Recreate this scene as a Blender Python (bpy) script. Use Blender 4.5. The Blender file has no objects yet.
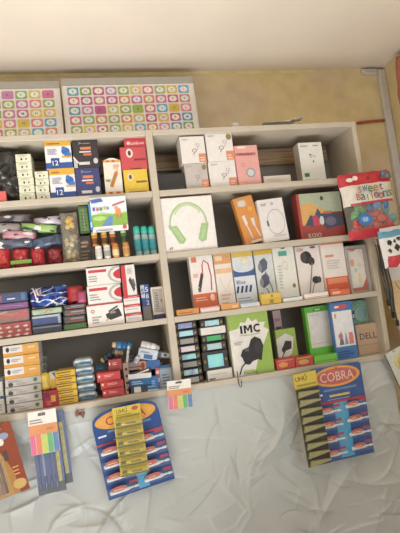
import bpy, math, random
from mathutils import Vector, Matrix, noise
random.seed(7)
C = bpy.context.scene.collection
R = math.radians
# ------------------------------------------------------------------ camera
CZ = 1.55
YAW, PITCH, ROLL, FL = -0.2189, 0.0765, -0.1241, 469.3
cy, sy, cp, sp, cr, sr = math.cos(YAW), math.sin(YAW), math.cos(PITCH), math.sin(PITCH), math.cos(ROLL), math.sin(ROLL)
FW = Vector((-sy*cp, cy*cp, sp)); r0 = Vector((cy, sy, 0)); u0 = r0.cross(FW)
RT = cr*r0 + sr*u0; UP = -sr*r0 + cr*u0
CAM = Vector((0, 0, CZ))
def P(px, py, Y):                       # the point of plane Y seen at a pixel
    d = FW*FL + RT*(px-200) - UP*(py-266.5)
    return CAM + d*(Y/d.y)
def proj(p):
    q = p-CAM; d = q.dot(FW)
    return 200+FL*q.dot(RT)/d, 266.5-FL*q.dot(UP)/d
def X(px, z, Y):
    a, b = proj(Vector((0, Y, z)))[0]-px, None
    lo, hi = -3.0, 4.0
    for _ in range(50):
        m = (lo+hi)/2
        if proj(Vector((m, Y, z)))[0] < px: lo = m
        else: hi = m
    return lo
def Z(py, x, Y):
    lo, hi = -1.0, 4.0
    for _ in range(50):
        m = (lo+hi)/2
        if proj(Vector((x, Y, m)))[1] > py: lo = m
        else: hi = m
    return lo
cam = bpy.data.objects.new('camera', bpy.data.cameras.new('camera')); C.objects.link(cam)
cam.matrix_world = Matrix(((RT.x, UP.x, -FW.x, 0), (RT.y, UP.y, -FW.y, 0), (RT.z, UP.z, -FW.z, CZ), (0, 0, 0, 1)))
cam.data.sensor_fit = 'VERTICAL'; cam.data.sensor_height = 24; cam.data.lens = 24*FL/533
cam.data.clip_start = .02
bpy.context.scene.camera = cam
# ------------------------------------------------------------------ materials
def lin(h):
    h = h.lstrip('#'); c = [int(h[i:i+2], 16)/255 for i in (0, 2, 4)]
    g = (c[0]*.3+c[1]*.59+c[2]*.11); c = [v*.87+g*.13 for v in c]
    return tuple(v/12.92 if v <= .04045 else ((v+.055)/1.055)**2.4 for v in c)+(1,)
MC = {}
def M(h, rough=.55, var=.06, scale=60, metal=0, alpha=1, bump=0, trans=0, spec=.5, coat=0):
    k = (h, rough, var, scale, metal, alpha, bump, trans, spec, coat)
    if k in MC: return MC[k]
    m = bpy.data.materials.new('mat_'+h.strip('#')); m.use_nodes = True
    n = m.node_tree.nodes; l = m.node_tree.links; b = n['Principled BSDF']
    c = lin(h)
    tc = n.new('ShaderNodeTexCoord'); nz = n.new('ShaderNodeTexNoise'); nz.inputs['Scale'].default_value = scale
    nz.inputs['Detail'].default_value = 3
    l.new(tc.outputs['Object'], nz.inputs['Vector'])
    cr_ = n.new('ShaderNodeValToRGB'); e = cr_.color_ramp.elements
    e[0].position = .3; e[1].position = .7
    e[0].color = tuple(max(0, v*(1-var)) for v in c[:3])+(1,); e[1].color = tuple(min(1, v*(1+var)) for v in c[:3])+(1,)
    l.new(nz.outputs['Fac'], cr_.inputs['Fac']); l.new(cr_.outputs['Color'], b.inputs['Base Color'])
    b.inputs['Roughness'].default_value = rough; b.inputs['Metallic'].default_value = metal
    b.inputs['Alpha'].default_value = alpha; b.inputs['Transmission Weight'].default_value = trans
    b.inputs['Specular IOR Level'].default_value = spec; b.inputs['Coat Weight'].default_value = coat
    if bump:
        bp = n.new('ShaderNodeBump'); bp.inputs['Strength'].default_value = bump; bp.inputs['Distance'].default_value = .002
        l.new(nz.outputs['Fac'], bp.inputs['Height']); l.new(bp.outputs['Normal'], b.inputs['Normal'])
    MC[k] = m
    return m
def clear(h='#e8eeee', a=.22, rough=.15): return M(h, rough=rough, alpha=a*.4, var=.02, spec=.6)
def holo():
    if 'holo' in MC: return MC['holo']
    m = bpy.data.materials.new('mat_holographic'); m.use_nodes = True
    n = m.node_tree.nodes; l = m.node_tree.links; b = n['Principled BSDF']
    tc = n.new('ShaderNodeTexCoord'); nz = n.new('ShaderNodeTexNoise'); nz.inputs['Scale'].default_value = 9
    oi = n.new('ShaderNodeObjectInfo'); ad = n.new('ShaderNodeVectorMath'); ad.operation = 'ADD'
    l.new(tc.outputs['Object'], ad.inputs[0]); l.new(oi.outputs['Location'], ad.inputs[1]); l.new(ad.outputs[0], nz.inputs['Vector'])
    r = n.new('ShaderNodeValToRGB'); e = r.color_ramp.elements
    e[0].position = .35; e[0].color = lin('#5f94d0'); e[1].position = .65; e[1].color = lin('#a4d8e8')
    for p, c in ((.45, '#7cccec'), (.53, '#90e4d8'), (.59, '#8a88c4')):
        x = e.new(p); x.color = lin(c)
    l.new(nz.outputs['Fac'], r.inputs['Fac']); l.new(r.outputs['Color'], b.inputs['Base Color'])
    b.inputs['Roughness'].default_value = .5
    MC['holo'] = m; return m
# ------------------------------------------------------------------ mesh builder
TX = {}
def text_geo(s):
    if s in TX: return TX[s]
    cu = bpy.data.curves.new('t', 'FONT'); cu.body = s; cu.size = 1; cu.offset = .006; cu.resolution_u = 2
    o = bpy.data.objects.new('t', cu); C.objects.link(o); bpy.context.view_layer.update()
    me = o.evaluated_get(bpy.context.evaluated_depsgraph_get()).to_mesh()
    vs = [v.co.copy() for v in me.vertices]; fs = [tuple(p.vertices) for p in me.polygons]
    x0 = min(v.x for v in vs); x1 = max(v.x for v in vs); y0 = min(v.y for v in vs); y1 = max(v.y for v in vs)
    W, H = x1-x0, y1-y0
    TX[s] = ([((v.x-x0)/W-.5, (v.y-y0)/H-.5) for v in vs], fs, W/H)
    o.evaluated_get(bpy.context.evaluated_depsgraph_get()).to_mesh_clear()
    bpy.data.objects.remove(o); bpy.data.curves.remove(cu)
    return TX[s]
class MB:
    def __init__(s): s.v = []; s.f = []; s.m = []; s.s = []; s.mats = []
    def mi(s, m):
        if isinstance(m, str): m = M(m)
        if m not in s.mats: s.mats.append(m)
        return s.mats.index(m)
    def add(s, vs, fs, m, smooth=False):
        o = len(s.v); i = s.mi(m); s.v += [tuple(v) for v in vs]
        for f in fs: s.f.append(tuple(a+o for a in f)); s.m.append(i); s.s.append(smooth)
    def box(s, x0, x1, y0, y1, z0, z1, m, b=0, side=None):
        # a carton: chamfered edges when b > 0
        if b:
            vs = []
            for sx, xa in ((1, x0), (-1, x1)):
                for sy_, ya in ((1, y0), (-1, y1)):
                    for sz, za in ((1, z0), (-1, z1)):
                        vs += [(xa, ya+sy_*b, za+sz*b), (xa+sx*b, ya, za+sz*b), (xa+sx*b, ya+sy_*b, za)]
            I = lambda i, j, k, a: ((i*2+j)*2+k)*3+a
            fs = [(I(0,0,0,0), I(0,0,1,0), I(0,1,1,0), I(0,1,0,0)), (I(1,0,0,0), I(1,1,0,0), I(1,1,1,0), I(1,0,1,0)),
                  (I(0,0,0,1), I(1,0,0,1), I(1,0,1,1), I(0,0,1,1)), (I(0,1,0,1), I(0,1,1,1), I(1,1,1,1), I(1,1,0,1)),
                  (I(0,0,0,2), I(0,1,0,2), I(1,1,0,2), I(1,0,0,2)), (I(0,0,1,2), I(1,0,1,2), I(1,1,1,2), I(0,1,1,2))]
            e = []
            for i in (0, 1):
                for j in (0, 1):
                    e.append((I(i,j,0,0), I(i,j,1,0), I(i,j,1,1), I(i,j,0,1)))
                    e.append((I(i,0,j,0), I(i,1,j,0), I(i,1,j,2), I(i,0,j,2)))
                    e.append((I(0,i,j,1), I(1,i,j,1), I(1,i,j,2), I(0,i,j,2)))
                    for k in (0, 1): e.append((I(i,j,k,0), I(i,j,k,1), I(i,j,k,2)))
            s.add(vs, fs+e, m)
        else:
            vs = [(x, y, z) for x in (x0, x1) for y in (y0, y1) for z in (z0, z1)]
            s.add(vs, [(0,1,3,2), (4,6,7,5), (0,4,5,1), (2,3,7,6), (0,2,6,4), (1,5,7,3)], m)
    def prism(s, pts, y0, y1, m):       # outline in x,z, extruded along y
        n = len(pts)
        vs = [(x, y0, z) for x, z in pts]+[(x, y1, z) for x, z in pts]
        s.add(vs, [tuple(range(n)), tuple(range(2*n-1, n-1, -1))]+[(i, n+i, n+(i+1) % n, (i+1) % n) for i in range(n)], m)
    def lathe(s, prof, m, c=(0, 0, 0), n=20, axis='z'):
        vs = []; fs = []
        for r_, h in prof:
            for i in range(n):
                a = 2*math.pi*i/n; p = (r_*math.cos(a), r_*math.sin(a), h)
                if axis == 'x': p = (h, p[0], p[1])
                if axis == 'y': p = (p[0], h, p[1])
                vs.append((p[0]+c[0], p[1]+c[1], p[2]+c[2]))
        k = len(prof)
        for j in range(k-1):
            for i in range(n): fs.append((j*n+i, j*n+(i+1) % n, (j+1)*n+(i+1) % n, (j+1)*n+i))
        fs += [tuple(range(n))[::-1], tuple((k-1)*n+i for i in range(n))]
        s.add(vs, fs, m, True)
    def tube(s, pts, r_, m, n=8, taper=None):
        pts = [Vector(p) for p in pts]; vs = []; fs = []; N = Vector((0, 1, 0.01))
        for i, p in enumerate(pts):
            t = (pts[min(i+1, len(pts)-1)]-pts[max(i-1, 0)]).normalized()
            a = t.cross(N)
            if a.length < 1e-3: a = t.cross(Vector((1, 0, 0)))
            a.normalize(); b = t.cross(a); rr = r_ if taper is None else r_*taper[i]
            for j in range(n):
                q = 2*math.pi*j/n; vs.append(p+a*rr*math.cos(q)+b*rr*math.sin(q))
        k = len(pts)
        for i in range(k-1):
            for j in range(n): fs.append((i*n+j, i*n+(j+1) % n, (i+1)*n+(j+1) % n, (i+1)*n+j))
        fs += [tuple(range(n))[::-1], tuple((k-1)*n+i for i in range(n))]
        s.add(vs, fs, m, True)
    def art(s, items, x0, w, z0, h, y=0.0, face='front', start=0):
        # printed artwork on a front (x,z) face at depth y; u,v are fractions of that face
        for k, it in enumerate(items):
            yy = y-.00025*(k+1+start); t = it[0]
            Q = lambda u, v: (x0+u*w, yy, z0+v*h)
            if t == 'r':
                _, a, b, c, d, m = it; s.add([Q(a, b), Q(c, b), Q(c, d), Q(a, d)], [(0, 1, 2, 3)], m)
            elif t == 'p':
                s.add([Q(u, v) for u, v in it[1]], [tuple(range(len(it[1])))], it[2])
            elif t == 'e':
                _, u, v, ru, rv, m = it
                s.add([Q(u+ru*math.cos(i*math.pi/12), v+rv*math.sin(i*math.pi/12)) for i in range(24)], [tuple(range(24))], m)
            elif t == 'o':              # ring / arc: u,v,ru,rv (fractions), thickness, a0,a1, colour
                _, u, v, ru, rv, th, a0, a1, m = it; n = 28; vs = []
                for i in range(n+1):
                    a = R(a0+(a1-a0)*i/n)
                    vs += [Q(u+ru*math.cos(a), v+rv*math.sin(a)), Q(u+ru*(1-th)*math.cos(a), v+rv*(1-th)*math.sin(a))]
                s.add(vs, [(2*i, 2*i+2, 2*i+3, 2*i+1) for i in range(n)], m)
            elif t == 'l':              # polyline of a width (fraction of w)
                _, pts, wd, m = it; g = [Vector((x0+u*w, z0+v*h)) for u, v in pts]; vs = []
                for i, p in enumerate(g):
                    d = (g[min(i+1, len(g)-1)]-g[max(i-1, 0)]).normalized()*wd*w/2
                    vs += [(p.x-d.y, yy, p.y+d.x), (p.x+d.y, yy, p.y-d.x)]
                s.add(vs, [(2*i, 2*i+1, 2*i+3, 2*i+2) for i in range(len(g)-1)], m)
            elif t == 't':              # text, centre, height fraction, colour, max width fraction, slope
                _, st, u, v, hf, m = it[:6]; mw = it[6] if len(it) > 6 else .9; an = R(it[7]) if len(it) > 7 else 0
                vs, fs, asp = text_geo(st); H = hf*h; Wd = min(H*asp, mw*w)
                ca, sa = math.cos(an), math.sin(an); bx, bz = x0+u*w, z0+v*h
                s.add([(bx+(a*Wd)*ca-(b*H)*sa, yy, bz+(a*Wd)*sa+(b*H)*ca) for a, b in vs], fs, m)
            elif t == 'n':              # rows of fine print
                _, a, b, c, d, rows, m = it
                for i in range(rows):
                    v0 = b+(d-b)*i/rows; q = c-(c-a)*random.uniform(0, .4)
                    s.add([Q(a, v0), Q(q, v0), Q(q, v0+(d-b)/rows*.45), Q(a, v0+(d-b)/rows*.45)], [(0, 1, 2, 3)], m)
    def build(s, name, parent=None, loc=None, rot=None):
        me = bpy.data.meshes.new(name)
        me.from_pydata(s.v, [], s.f)
        for m in s.mats: me.materials.append(m)
        me.polygons.foreach_set('material_index', s.m); me.polygons.foreach_set('use_smooth', s.s)
        me.update()
        o = bpy.data.objects.new(name, me); C.objects.link(o)
        if parent: o.parent = parent
        if loc is not None: o.location = loc
        if rot is not None: o.rotation_euler = rot
        return o
def tag(o, label, cat, group=None, kind=None):
    o['label'] = label; o['category'] = cat
    if group: o['group'] = group
    if kind: o['kind'] = kind
    return o
def empty(name, loc, rot=(0, 0, 0)):
    o = bpy.data.objects.new(name, None); C.objects.link(o); o.location = loc; o.rotation_euler = rot; o.empty_display_size = .02
    return o
def struct(mb, name):
    o = mb.build(name); o['kind'] = 'structure'; return o
def copy_tree(o, parent=None):
    c = o.copy(); C.objects.link(c)
    if parent: c.parent = parent
    for ch in list(o.children): copy_tree(ch, c)
    return c
# ------------------------------------------------------------------ the room
ZB = [CZ+v for v in (.6259, .4065, .1858, -.0371, -.2734)]     # tops of the five boards
FY, BY, WY = 1.60, 1.81, 1.835                                  # front edge, cabinet back, wall
XD0, XD1, XR = .2191, .2440, 1.0447                             # divider, right end
XL = -.60
T = .020
XC = 1.375
ZC = Z(71.5, X(200, CZ+.8, WY), WY)
def wall_mat():
    m = bpy.data.materials.new('mat_plaster_wall'); m.use_nodes = True
    n = m.node_tree.nodes; l = m.node_tree.links; b = n['Principled BSDF']
    tc = n.new('ShaderNodeTexCoord')
    n1 = n.new('ShaderNodeTexNoise'); n1.inputs['Scale'].default_value = 2.6; n1.inputs['Detail'].default_value = 6
    n2 = n.new('ShaderNodeTexNoise'); n2.inputs['Scale'].default_value = 14; n2.inputs['Detail'].default_value = 5
    l.new(tc.outputs['Object'], n1.inputs['Vector']); l.new(tc.outputs['Object'], n2.inputs['Vector'])
    r = n.new('ShaderNodeValToRGB'); e = r.color_ramp.elements
    e[0].position = .46; e[0].color = lin('#dcc892'); e[1].position = .56; e[1].color = lin('#d6c09e')
    x = e.new(.5); x.color = lin('#d8c298')
    l.new(n1.outputs['Fac'], r.inputs['Fac'])
    mx = n.new('ShaderNodeMix'); mx.data_type = 'RGBA'; mx.blend_type = 'MULTIPLY'; mx.inputs['Factor'].default_value = .5
    r2 = n.new('ShaderNodeValToRGB'); r2.color_ramp.elements[0].color = lin('#e6e0d4'); r2.color_ramp.elements[1].color = (1, 1, 1, 1)
    r2.color_ramp.elements[0].position = .35; r2.color_ramp.elements[1].position = .6
    l.new(n2.outputs['Fac'], r2.inputs['Fac'])
    l.new(r.outputs['Color'], mx.inputs['A']); l.new(r2.outputs['Color'], mx.inputs['B'])
    l.new(mx.outputs['Result'], b.inputs['Base Color']); b.inputs['Roughness'].default_value = .85
    bp = n.new('ShaderNodeBump'); bp.inputs['Strength'].default_value = .25; bp.inputs['Distance'].default_value = .01
    l.new(n2.outputs['Fac'], bp.inputs['Height']); l.new(bp.outputs['Normal'], b.inputs['Normal'])
    return m
WM = wall_mat()
mb = MB(); mb.box(-1.8, XC+.1, WY, WY+.1, 0, ZC+.1, WM); struct(mb, 'wall_back')
mb = MB(); mb.box(XC, XC+.1, -.2, WY, 0, ZC+.1, WM); struct(mb, 'wall_right')
mb = MB(); mb.box(-1.9, -1.8, -2.6, WY+.1, 0, ZC+.1, WM); struct(mb, 'wall_left')
mb = MB(); mb.box(-1.9, XC+.1, -2.6, WY+.1, ZC, ZC+.1, M('#d6cabb', .9, .03, 4, bump=.05)); struct(mb, 'ceiling')
mb = MB(); mb.box(-1.9, XC+.1, -2.6, WY+.1, -.1, 0, M('#a39a8c', .6, .1, 8)); struct(mb, 'floor')
# flaking plaster line under the ceiling
mb = MB(); pts = []; N = 60
for i in range(N+1):
    x = -1.79+(XC+1.78)*i/N; pts.append((x, ZC-.012-.012*abs(noise.noise(Vector((x*6, 2, 0))))))
mb.prism([(-1.79, ZC)]+pts+[(pts[-1][0], ZC)], WY-.002, WY, M('#d8c48a', .9, .1, 20)); struct(mb, 'trim_1')
# conduit in the corner with a box on top
pc = P(381.5, 70, WY-.02)
mb = MB(); xa = XC-.036; mb.box(xa, xa+.034, WY-.022, WY, .3, ZC-.012, M('#c9c4bf', .5, .05), b=.003)
o = mb.build('cable_trunking'); tag(o, 'white vertical cable trunking in the corner of the wall by the ceiling', 'trunking')
mb = MB(); mb.box(-.075, 0, -.02, 0, -.012, .012, M('#cbc4b8', .6), b=.003); mb.box(-.065, -.01, -.024, -.02, -.007, .007, M('#b9b2a6', .6))
o = mb.build('wall_bracket', loc=(xa-.004, WY, ZC-.02)); tag(o, 'small pale bracket under the ceiling, left of the corner trunking', 'bracket')
# red strip along the wall
a = P(357, 123, WY-.005); b_ = P(386, 120.5, WY-.005)
mb = MB(); mb.tube([(a.x, WY-.006, a.z), ((a.x+b_.x)/2, WY-.006, (a.z+b_.z)/2+.002), (min(b_.x, xa-.002), WY-.006, b_.z)], .0065, M('#b8503c', .5))
o = mb.build('red_cable'); tag(o, 'thin red cable running along the wall from cabinet to corner', 'cable')
# red cloth bundle near the ceiling on the right wall
def pillow(mb, w, h, d, m, seed=0, nz=.25, n=16, seal=0, mats=None, fz=9.0, flat=.0):
    """puffy bag standing at the origin: x -w/2..w/2, z 0..h, y -d/2..d/2"""
    o0 = len(mb.v)
    for side in (-1, 1):
        vs = []; fs = []; ms = []
        for j in range(n+1):
            for i in range(n+1):
                u = i/n; v = j/n
                q = (1-abs(2*u-1)**3.0)*(1-abs(2*v-1)**4.0)
                q = max(q, 0)**.5
                p = Vector((u*fz*w*8+seed*3.1, v*fz*h*8, side*2.0+seed))
                r_ = noise.noise(p)*nz+noise.noise(p*2.3)*nz*.6
                ex = noise.noise(Vector((v*4+seed, side*0.0, 5)))*.03*w*(1 if u > .5 else -1)*min(1, abs(2*u-1)*1.2)
                ez = noise.noise(Vector((u*4+seed, 9, 5)))*.03*h*abs(2*v-1)
                y = side*d/2*q*(1+r_) if 0 < i < n and 0 < j < n else 0
                vs.append(((u-.5)*w*(1-.05*q*0)+ex, y, v*h+ez))
        for j in range(n):
            for i in range(n):
                a = j*(n+1)+i; f = (a, a+1, a+n+2, a+n+1); fs.append(f if side < 0 else f[::-1]); ms.append((i+.5)/n*1000+(j+.5)/n)
        if mats is None: mb.add(vs, fs, m, True)
        else:
            for f, q in zip(fs, ms):
                u = int(q)/1000; v = q-int(q)
            base = len(mb.v); mb.v += [tuple(x) for x in vs]
            k = 0
            for j in range(n):
                for i in range(n):
                    f = fs[k]; k += 1
                    mb.f.append(tuple(x+base for x in f)); mb.m.append(mb.mi(mats((i+.5)/n, (j+.5)/n, side))); mb.s.append(True)
mb = MB(); pillow(mb, .09, .20, .05, M('#b4685a', .8, .2, 30), seed=4)
pb = P(397, 100, 1.72); o = mb.build('cloth_bundle', loc=(pb.x+.01, 1.66, pb.z-.03), rot=(0, R(5), R(-70)))
tag(o, 'dusty red cloth bundle hanging on the right wall by the ceiling', 'cloth')

# ------------------------------------------------------------------ the cabinet
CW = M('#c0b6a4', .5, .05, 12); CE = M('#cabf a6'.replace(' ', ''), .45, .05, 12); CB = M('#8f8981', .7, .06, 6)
cab = empty('wall_cabinet', ((XL+XR)/2, BY, ZB[4]-T)); tag(cab, 'beige wooden wall cabinet of open shelves in two bays', 'cabinet')
def cpart(name, x0, x1, y0, y1, z0, z1, m, b=.0015):
    q = MB(); L = cab.location; q.box(x0-L.x, x1-L.x, y0-L.y, y1-L.y, z0-L.z, z1-L.z, m, b=b); return q.build(name, cab)
for i, z in enumerate(ZB):
    th = T
    for x0, x1 in ((XL+T, XD0), (XD1, XR-T)):
        o = cpart('shelf_board' if 0 < i < 4 else ('top_board' if i == 0 else 'bottom_board'), x0, x1, FY, BY, z-th, z, CW)
cpart('divider', XD0, XD1, FY-.001, BY, ZB[4]-T, ZB[0], CW)
cpart('side_panel', XR-T, XR, FY, BY, ZB[4]-T, ZB[0], CW)
cpart('side_panel', XL, XL+T, FY, BY, ZB[4]-T, ZB[0], CW)
cpart('back_panel', XL, XR, BY, BY+.006, ZB[4]-T, ZB[0], CB, b=0)
rz = Z(156, X(300, ZB[1]+.08, BY), BY)
wood = bpy.data.materials.new('mat_rail_wood'); wood.use_nodes = True
n_ = wood.node_tree.nodes; l_ = wood.node_tree.links; tc = n_.new('ShaderNodeTexCoord'); mp = n_.new('ShaderNodeMapping'); mp.inputs['Scale'].default_value = (3, 30, 90)
nz_ = n_.new('ShaderNodeTexNoise'); nz_.inputs['Scale'].default_value = 1.5; rp = n_.new('ShaderNodeValToRGB')
rp.color_ramp.elements[0].position = .35; rp.color_ramp.elements[0].color = lin('#a07c58'); rp.color_ramp.elements[1].position = .65; rp.color_ramp.elements[1].color = lin('#c8aa84')
l_.new(tc.outputs['Object'], mp.inputs['Vector']); l_.new(mp.outputs[0], nz_.inputs['Vector']); l_.new(nz_.outputs['Fac'], rp.inputs['Fac']); l_.new(rp.outputs[0], n_['Principled BSDF'].inputs['Base Color'])
n_['Principled BSDF'].inputs['Roughness'].default_value = .6
cpart('hanging_rail', XD1, X(327, rz, BY-.02), BY-.018, BY, rz-.035, rz+.03, wood)
cpart('hanging_rail', XL+T, XD0, BY-.018, BY, rz-.035+.0, rz+.03, wood)

# ------------------------------------------------------------------ cartons
G = 0.0008
def carton(name, label, cat, pl, pr, z, ytop, art, col, Y=1.615, depth=.1, group=None, tilt=0, yaw=0, h=None, side=None, lid=None, gloss=.4, x0=None, w=None):
    """front face bottom corners at pixels pl..pr on height z; top edge at pixel row ytop"""
    if x0 is None: x0 = X(pl, z, Y)
    if w is None: w = X(pr, z, Y)-x0
    if h is None: h = Z(ytop, x0+w/2, Y)-z
    mb = MB(); bm = M(col, gloss, .04)
    mb.box(-w/2, w/2, 0, depth, 0, h, bm, b=min(.0012, h*.1))
    if side: mb.add([(w/2+.0002, .001, .001), (w/2+.0002, depth-.001, .001), (w/2+.0002, depth-.001, h-.001), (w/2+.0002, .001, h-.001),
                     (-w/2-.0002, .001, .001), (-w/2-.0002, depth-.001, .001), (-w/2-.0002, depth-.001, h-.001), (-w/2-.0002, .001, h-.001)], [(0, 1, 2, 3), (7, 6, 5, 4)], side)
    if depth > .02:      # closing flap seam on the top
        mb.add([(-w/2+.002, depth*.12, h+.0002), (w/2-.002, depth*.12, h+.0002), (w/2-.002, depth*.12+.0006, h+.0002), (-w/2+.002, depth*.12+.0006, h+.0002)], [(0, 1, 2, 3)], '#8a8378')
    mb.art(art, -w/2, w, 0, h)
    a = R(tilt)
    o = mb.build(name, loc=(x0+w/2+(math.sin(a)*h/2*0), Y, z+G+abs(math.sin(a))*w/2), rot=(0, a, R(yaw)))
    tag(o, label, cat, group)
    return o, z+G+h, x0, w
def stack(name, labels, cat, pl, pr, z, ytop, art, col, group, **k):
    """a stack of alike boxes, from the bottom up; labels run from the bottom up; boxes shifted a little"""
    Y = k.get('Y', 1.615); x0 = X(pl, z, Y); w = X(pr, z, Y)-x0; n = len(labels)
    h = (Z(ytop, x0+w/2, Y)-z)/n-G
    o, _, _, _ = carton(name, labels[0], cat, pl, pr, z, 0, art, col, group=group, h=h, **k)
    out = [o]
    for i in range(1, n):
        c = copy_tree(o); c.location.z += i*(h+G); c.location.x += random.uniform(-.0018, .0018); c.location.y += random.uniform(0, .003)
        c['label'] = labels[i]; out.append(c)
    return out, z+n*(h+G)
W_, K_ = '#e8e4de', '#2b2a2c'
INK = '#5a5654'
# ---- row 1, left bay
z1 = ZB[1]
dots = [('r', .06, .55, .94, .92, '#dfe3cf'), ('e', .38, .32, .06, .16, '#3a2f2f'), ('e', .68, .32, .05, .12, '#6a4a48'), ('n', .15, .62, .8, .9, 2, '#b9bfa5')]
names6 = ['bottom', 'fifth', 'fourth', 'third', 'second', 'topmost']
S, zt = stack('small_carton', ['%s of six in the tall stack of cream cartons' % (('bottom box' if i == 0 else 'topmost box' if i == 5 else names6[i]+' box from the top')) for i in range(6)],
              'box', 20, 35.5, z1, 154, dots, '#dedfc4', 'tall stack of small cream cartons', depth=.09)
S, zt = stack('small_carton', ['%s of four in the short stack of cream cartons' % q for q in ('bottom box', 'third box from the top', 'second box from the top', 'topmost box')],
              'box', 37, 50.5, z1, 171, dots, '#dedfc4', 'short stack of small cream cartons', depth=.09)
art12 = [('r', 0, .78, 1, 1, '#e0a92f'), ('t', 'SCHNEIDER', .4, .88, .09, '#9a6a20', .5), ('r', 0, 0, 1, .2, '#2f55a5'), ('r', .2, .02, .52, .36, '#2c4f9e'),
         ('t', '12', .36, .19, .17, '#f0f0f0'), ('e', .78, .58, .16, .13, '#2f69bd'), ('e', .86, .45, .13, .1, '#3878c8'), ('e', .72, .68, .08, .07, '#3878c8'), ('r', .62, .36, .98, .41, '#d7a33c'), ('n', .1, .48, .5, .7, 4, '#9aa0b4')]
art12[1] = ('n', .1, .84, .6, .94, 1, '#9a6a20')
o, zt, x0, w = carton('correction_pen_box', 'lower white, yellow and blue box marked 12 resting on the shelf', 'box', 51.5, 77, z1, 168.5, art12, '#e6e6ea', group='yellow and blue boxes marked 12', depth=.11)
carton('correction_pen_box', 'upper white, yellow and blue box marked 12, shifted left on its twin', 'box', 46.5, 73, zt, 140, art12, '#e6e6ea', group='yellow and blue boxes marked 12', depth=.11, Y=1.617)
def tpart(c2): return [('t', 'Pentonic', .5, .62, .11, '#e8865a', .5), ('r', .25, .5, .75, .56, '#e0e0e0'), ('t', 'PEN', .52, .44, .09, '#e8704a', .4), ('o', .85, .22, .1, .1, .3, 0, 360, '#d8d4e0'), ('r', .3, .85, .62, .89, '#8a8aa0')]
artb = [('t', '>', .3, .87, .09, '#b0b0b0'), ('n', .38, .84, .75, .9, 1, '#909090'), ('r', .3, .63, .72, .73, '#dd7a4f'), ('r', .25, .53, .7, .58, '#d8d8d8'), ('r', .4, .42, .72, .5, '#e06a45'), ('p', [(0, .36), (.14, .2), (.14, 0), (0, 0)], '#b8b8bc'), ('p', [(0, .42), (0, .36), (.16, .16), (.22, .16)], '#e6e6e6'), ('r', .2, .1, .62, .2, '#cfcfd4'), ('e', .86, .22, .09, .1, '#c9c9d2')]
o, zt, x0, w = carton('pen_box', 'navy pen box at the bottom of the pair beside the yellow and blue boxes', 'box', 77.5, 102, z1, 168, [a for a in artb if a[0] != 'p']+[], '#38407a', group='dark pen boxes', depth=.12, side='#8a6a58')
carton('pen_box', 'black pen box with orange print lying on top of the navy one', 'box', 74.5, 100, zt, 139.5, artb, '#332f33', group='dark pen boxes', depth=.12, side='#8a6a58', Y=1.616)
# tall pencil crayon box
x0 = X(106, z1, 1.615); w = X(123.5, z1, 1.615)-x0; h = Z(158.5, x0+w/2, 1.615)-z1
mb = MB(); mb.prism([(-w/2, 0), (w/2, 0), (w/2, h*.93), (w*.1, h), (-w*.1, h), (-w/2, h*.93)], 0, .03, M('#e6dfd2', .4))
mb.art([('r', .0, .88, 1, .94, '#dba43a'), ('r', .18, .885, .34, .935, '#c2553f'), ('r', .5, .885, .66, .935, '#c2553f'), ('r', 0, 0, 1, .07, '#e0b53c'), ('r', .2, .0, .4, .06, '#b03f5a'), ('r', .6, .0, .85, .06, '#c9412f'),
        ('l', [(.36, .2), (.72, .6)], .2, '#d9672f'), ('l', [(.42, .28), (.66, .54)], .07, '#6f9a3a'), ('p', [(.64, .56), (.8, .56), (.78, .68)], '#e08a55'), ('r', .08, .34, .34, .4, '#79a457'), ('n', .55, .7, .9, .82, 3, '#e0a06a')], -w/2, w, 0, h)
o = mb.build('crayon_box', loc=(x0+w/2, 1.615, z1+G+.001), rot=(0, R(1), 0)); tag(o, 'narrow white crayon box with an orange crayon printed on it', 'box')
o, zt, x0, w = carton('eraser_box', 'yellow carton at the bottom of the pile by the divider', 'box', 125.5, 149.5, z1, 169.5,
    [('e', .28, .68, .12, .16, '#d8ccb0'), ('e', .28, .68, .06, .1, '#5a4a34'), ('r', .5, .42, .95, .5, '#7a6624'), ('n', .15, .02, .95, .12, 1, '#7a6624')], '#e0bc33', depth=.12)
o, zt, x0, w = carton('eraser_box', 'coral red carton lying on the yellow carton', 'box', 122, 148, zt, 147, [('e', .35, .72, .13, .2, '#e6d6d0'), ('e', .35, .72, .06, .12, '#5a3a38'), ('r', .5, .38, .95, .46, '#8a2f33'), ('n', .3, .0, .95, .08, 1, '#7a2a2e')], '#cf4a50', depth=.12, Y=1.616)
scr = lambda: [('t', 'Rainbow', .55, .5, .42, '#ecc6c2', .8, 0), ('e', .18, .5, .07, .22, '#ecc6c2')]
for i, (a, b, yt) in enumerate(((124.5, 146.5, 139.7), (124, 146, 132.8))):
    o, zt, x0, w = carton('script_carton', ('flat red carton with white script, on the coral red carton', 'flat red carton with white script, top of the pile by the divider')[i], 'box', a, b, zt, yt, scr(), '#c93c44', group='flat red cartons with white script', depth=.11, Y=1.618)
# black bag bundle
mb = MB(); pillow(mb, .19, .19, .13, M('#3a3936', .2, .2, 12), seed=2, nz=.45, n=30, fz=4)
o = mb.build('plastic_bag', loc=(X(3, z1, 1.68), 1.685, z1+.002)); tag(o, 'crumpled glossy black plastic bag left of the cream cartons', 'bag')
carton('paper_pack', 'small coral pink pack in front of the black plastic bag', 'pack', -6, 6.5, z1, 191.5, [], '#e0605c', depth=.02, Y=1.605)
mb = MB(); a_ = P(237, 371, 1.597); b_ = P(240, 387, 1.594)
mb.tube([(a_.x, a_.y, a_.z), (a_.x, a_.y-.002, b_.z+.01), (a_.x+.003, b_.y-.002, b_.z), (b_.x+.006, b_.y-.002, b_.z), (b_.x+.008, b_.y, b_.z+.02)], .0014, M('#2c2c2e', .4))
o = mb.build('wire_hook'); tag(o, 'thin black wire hook hanging from the board below the IMC box', 'hook')
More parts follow.
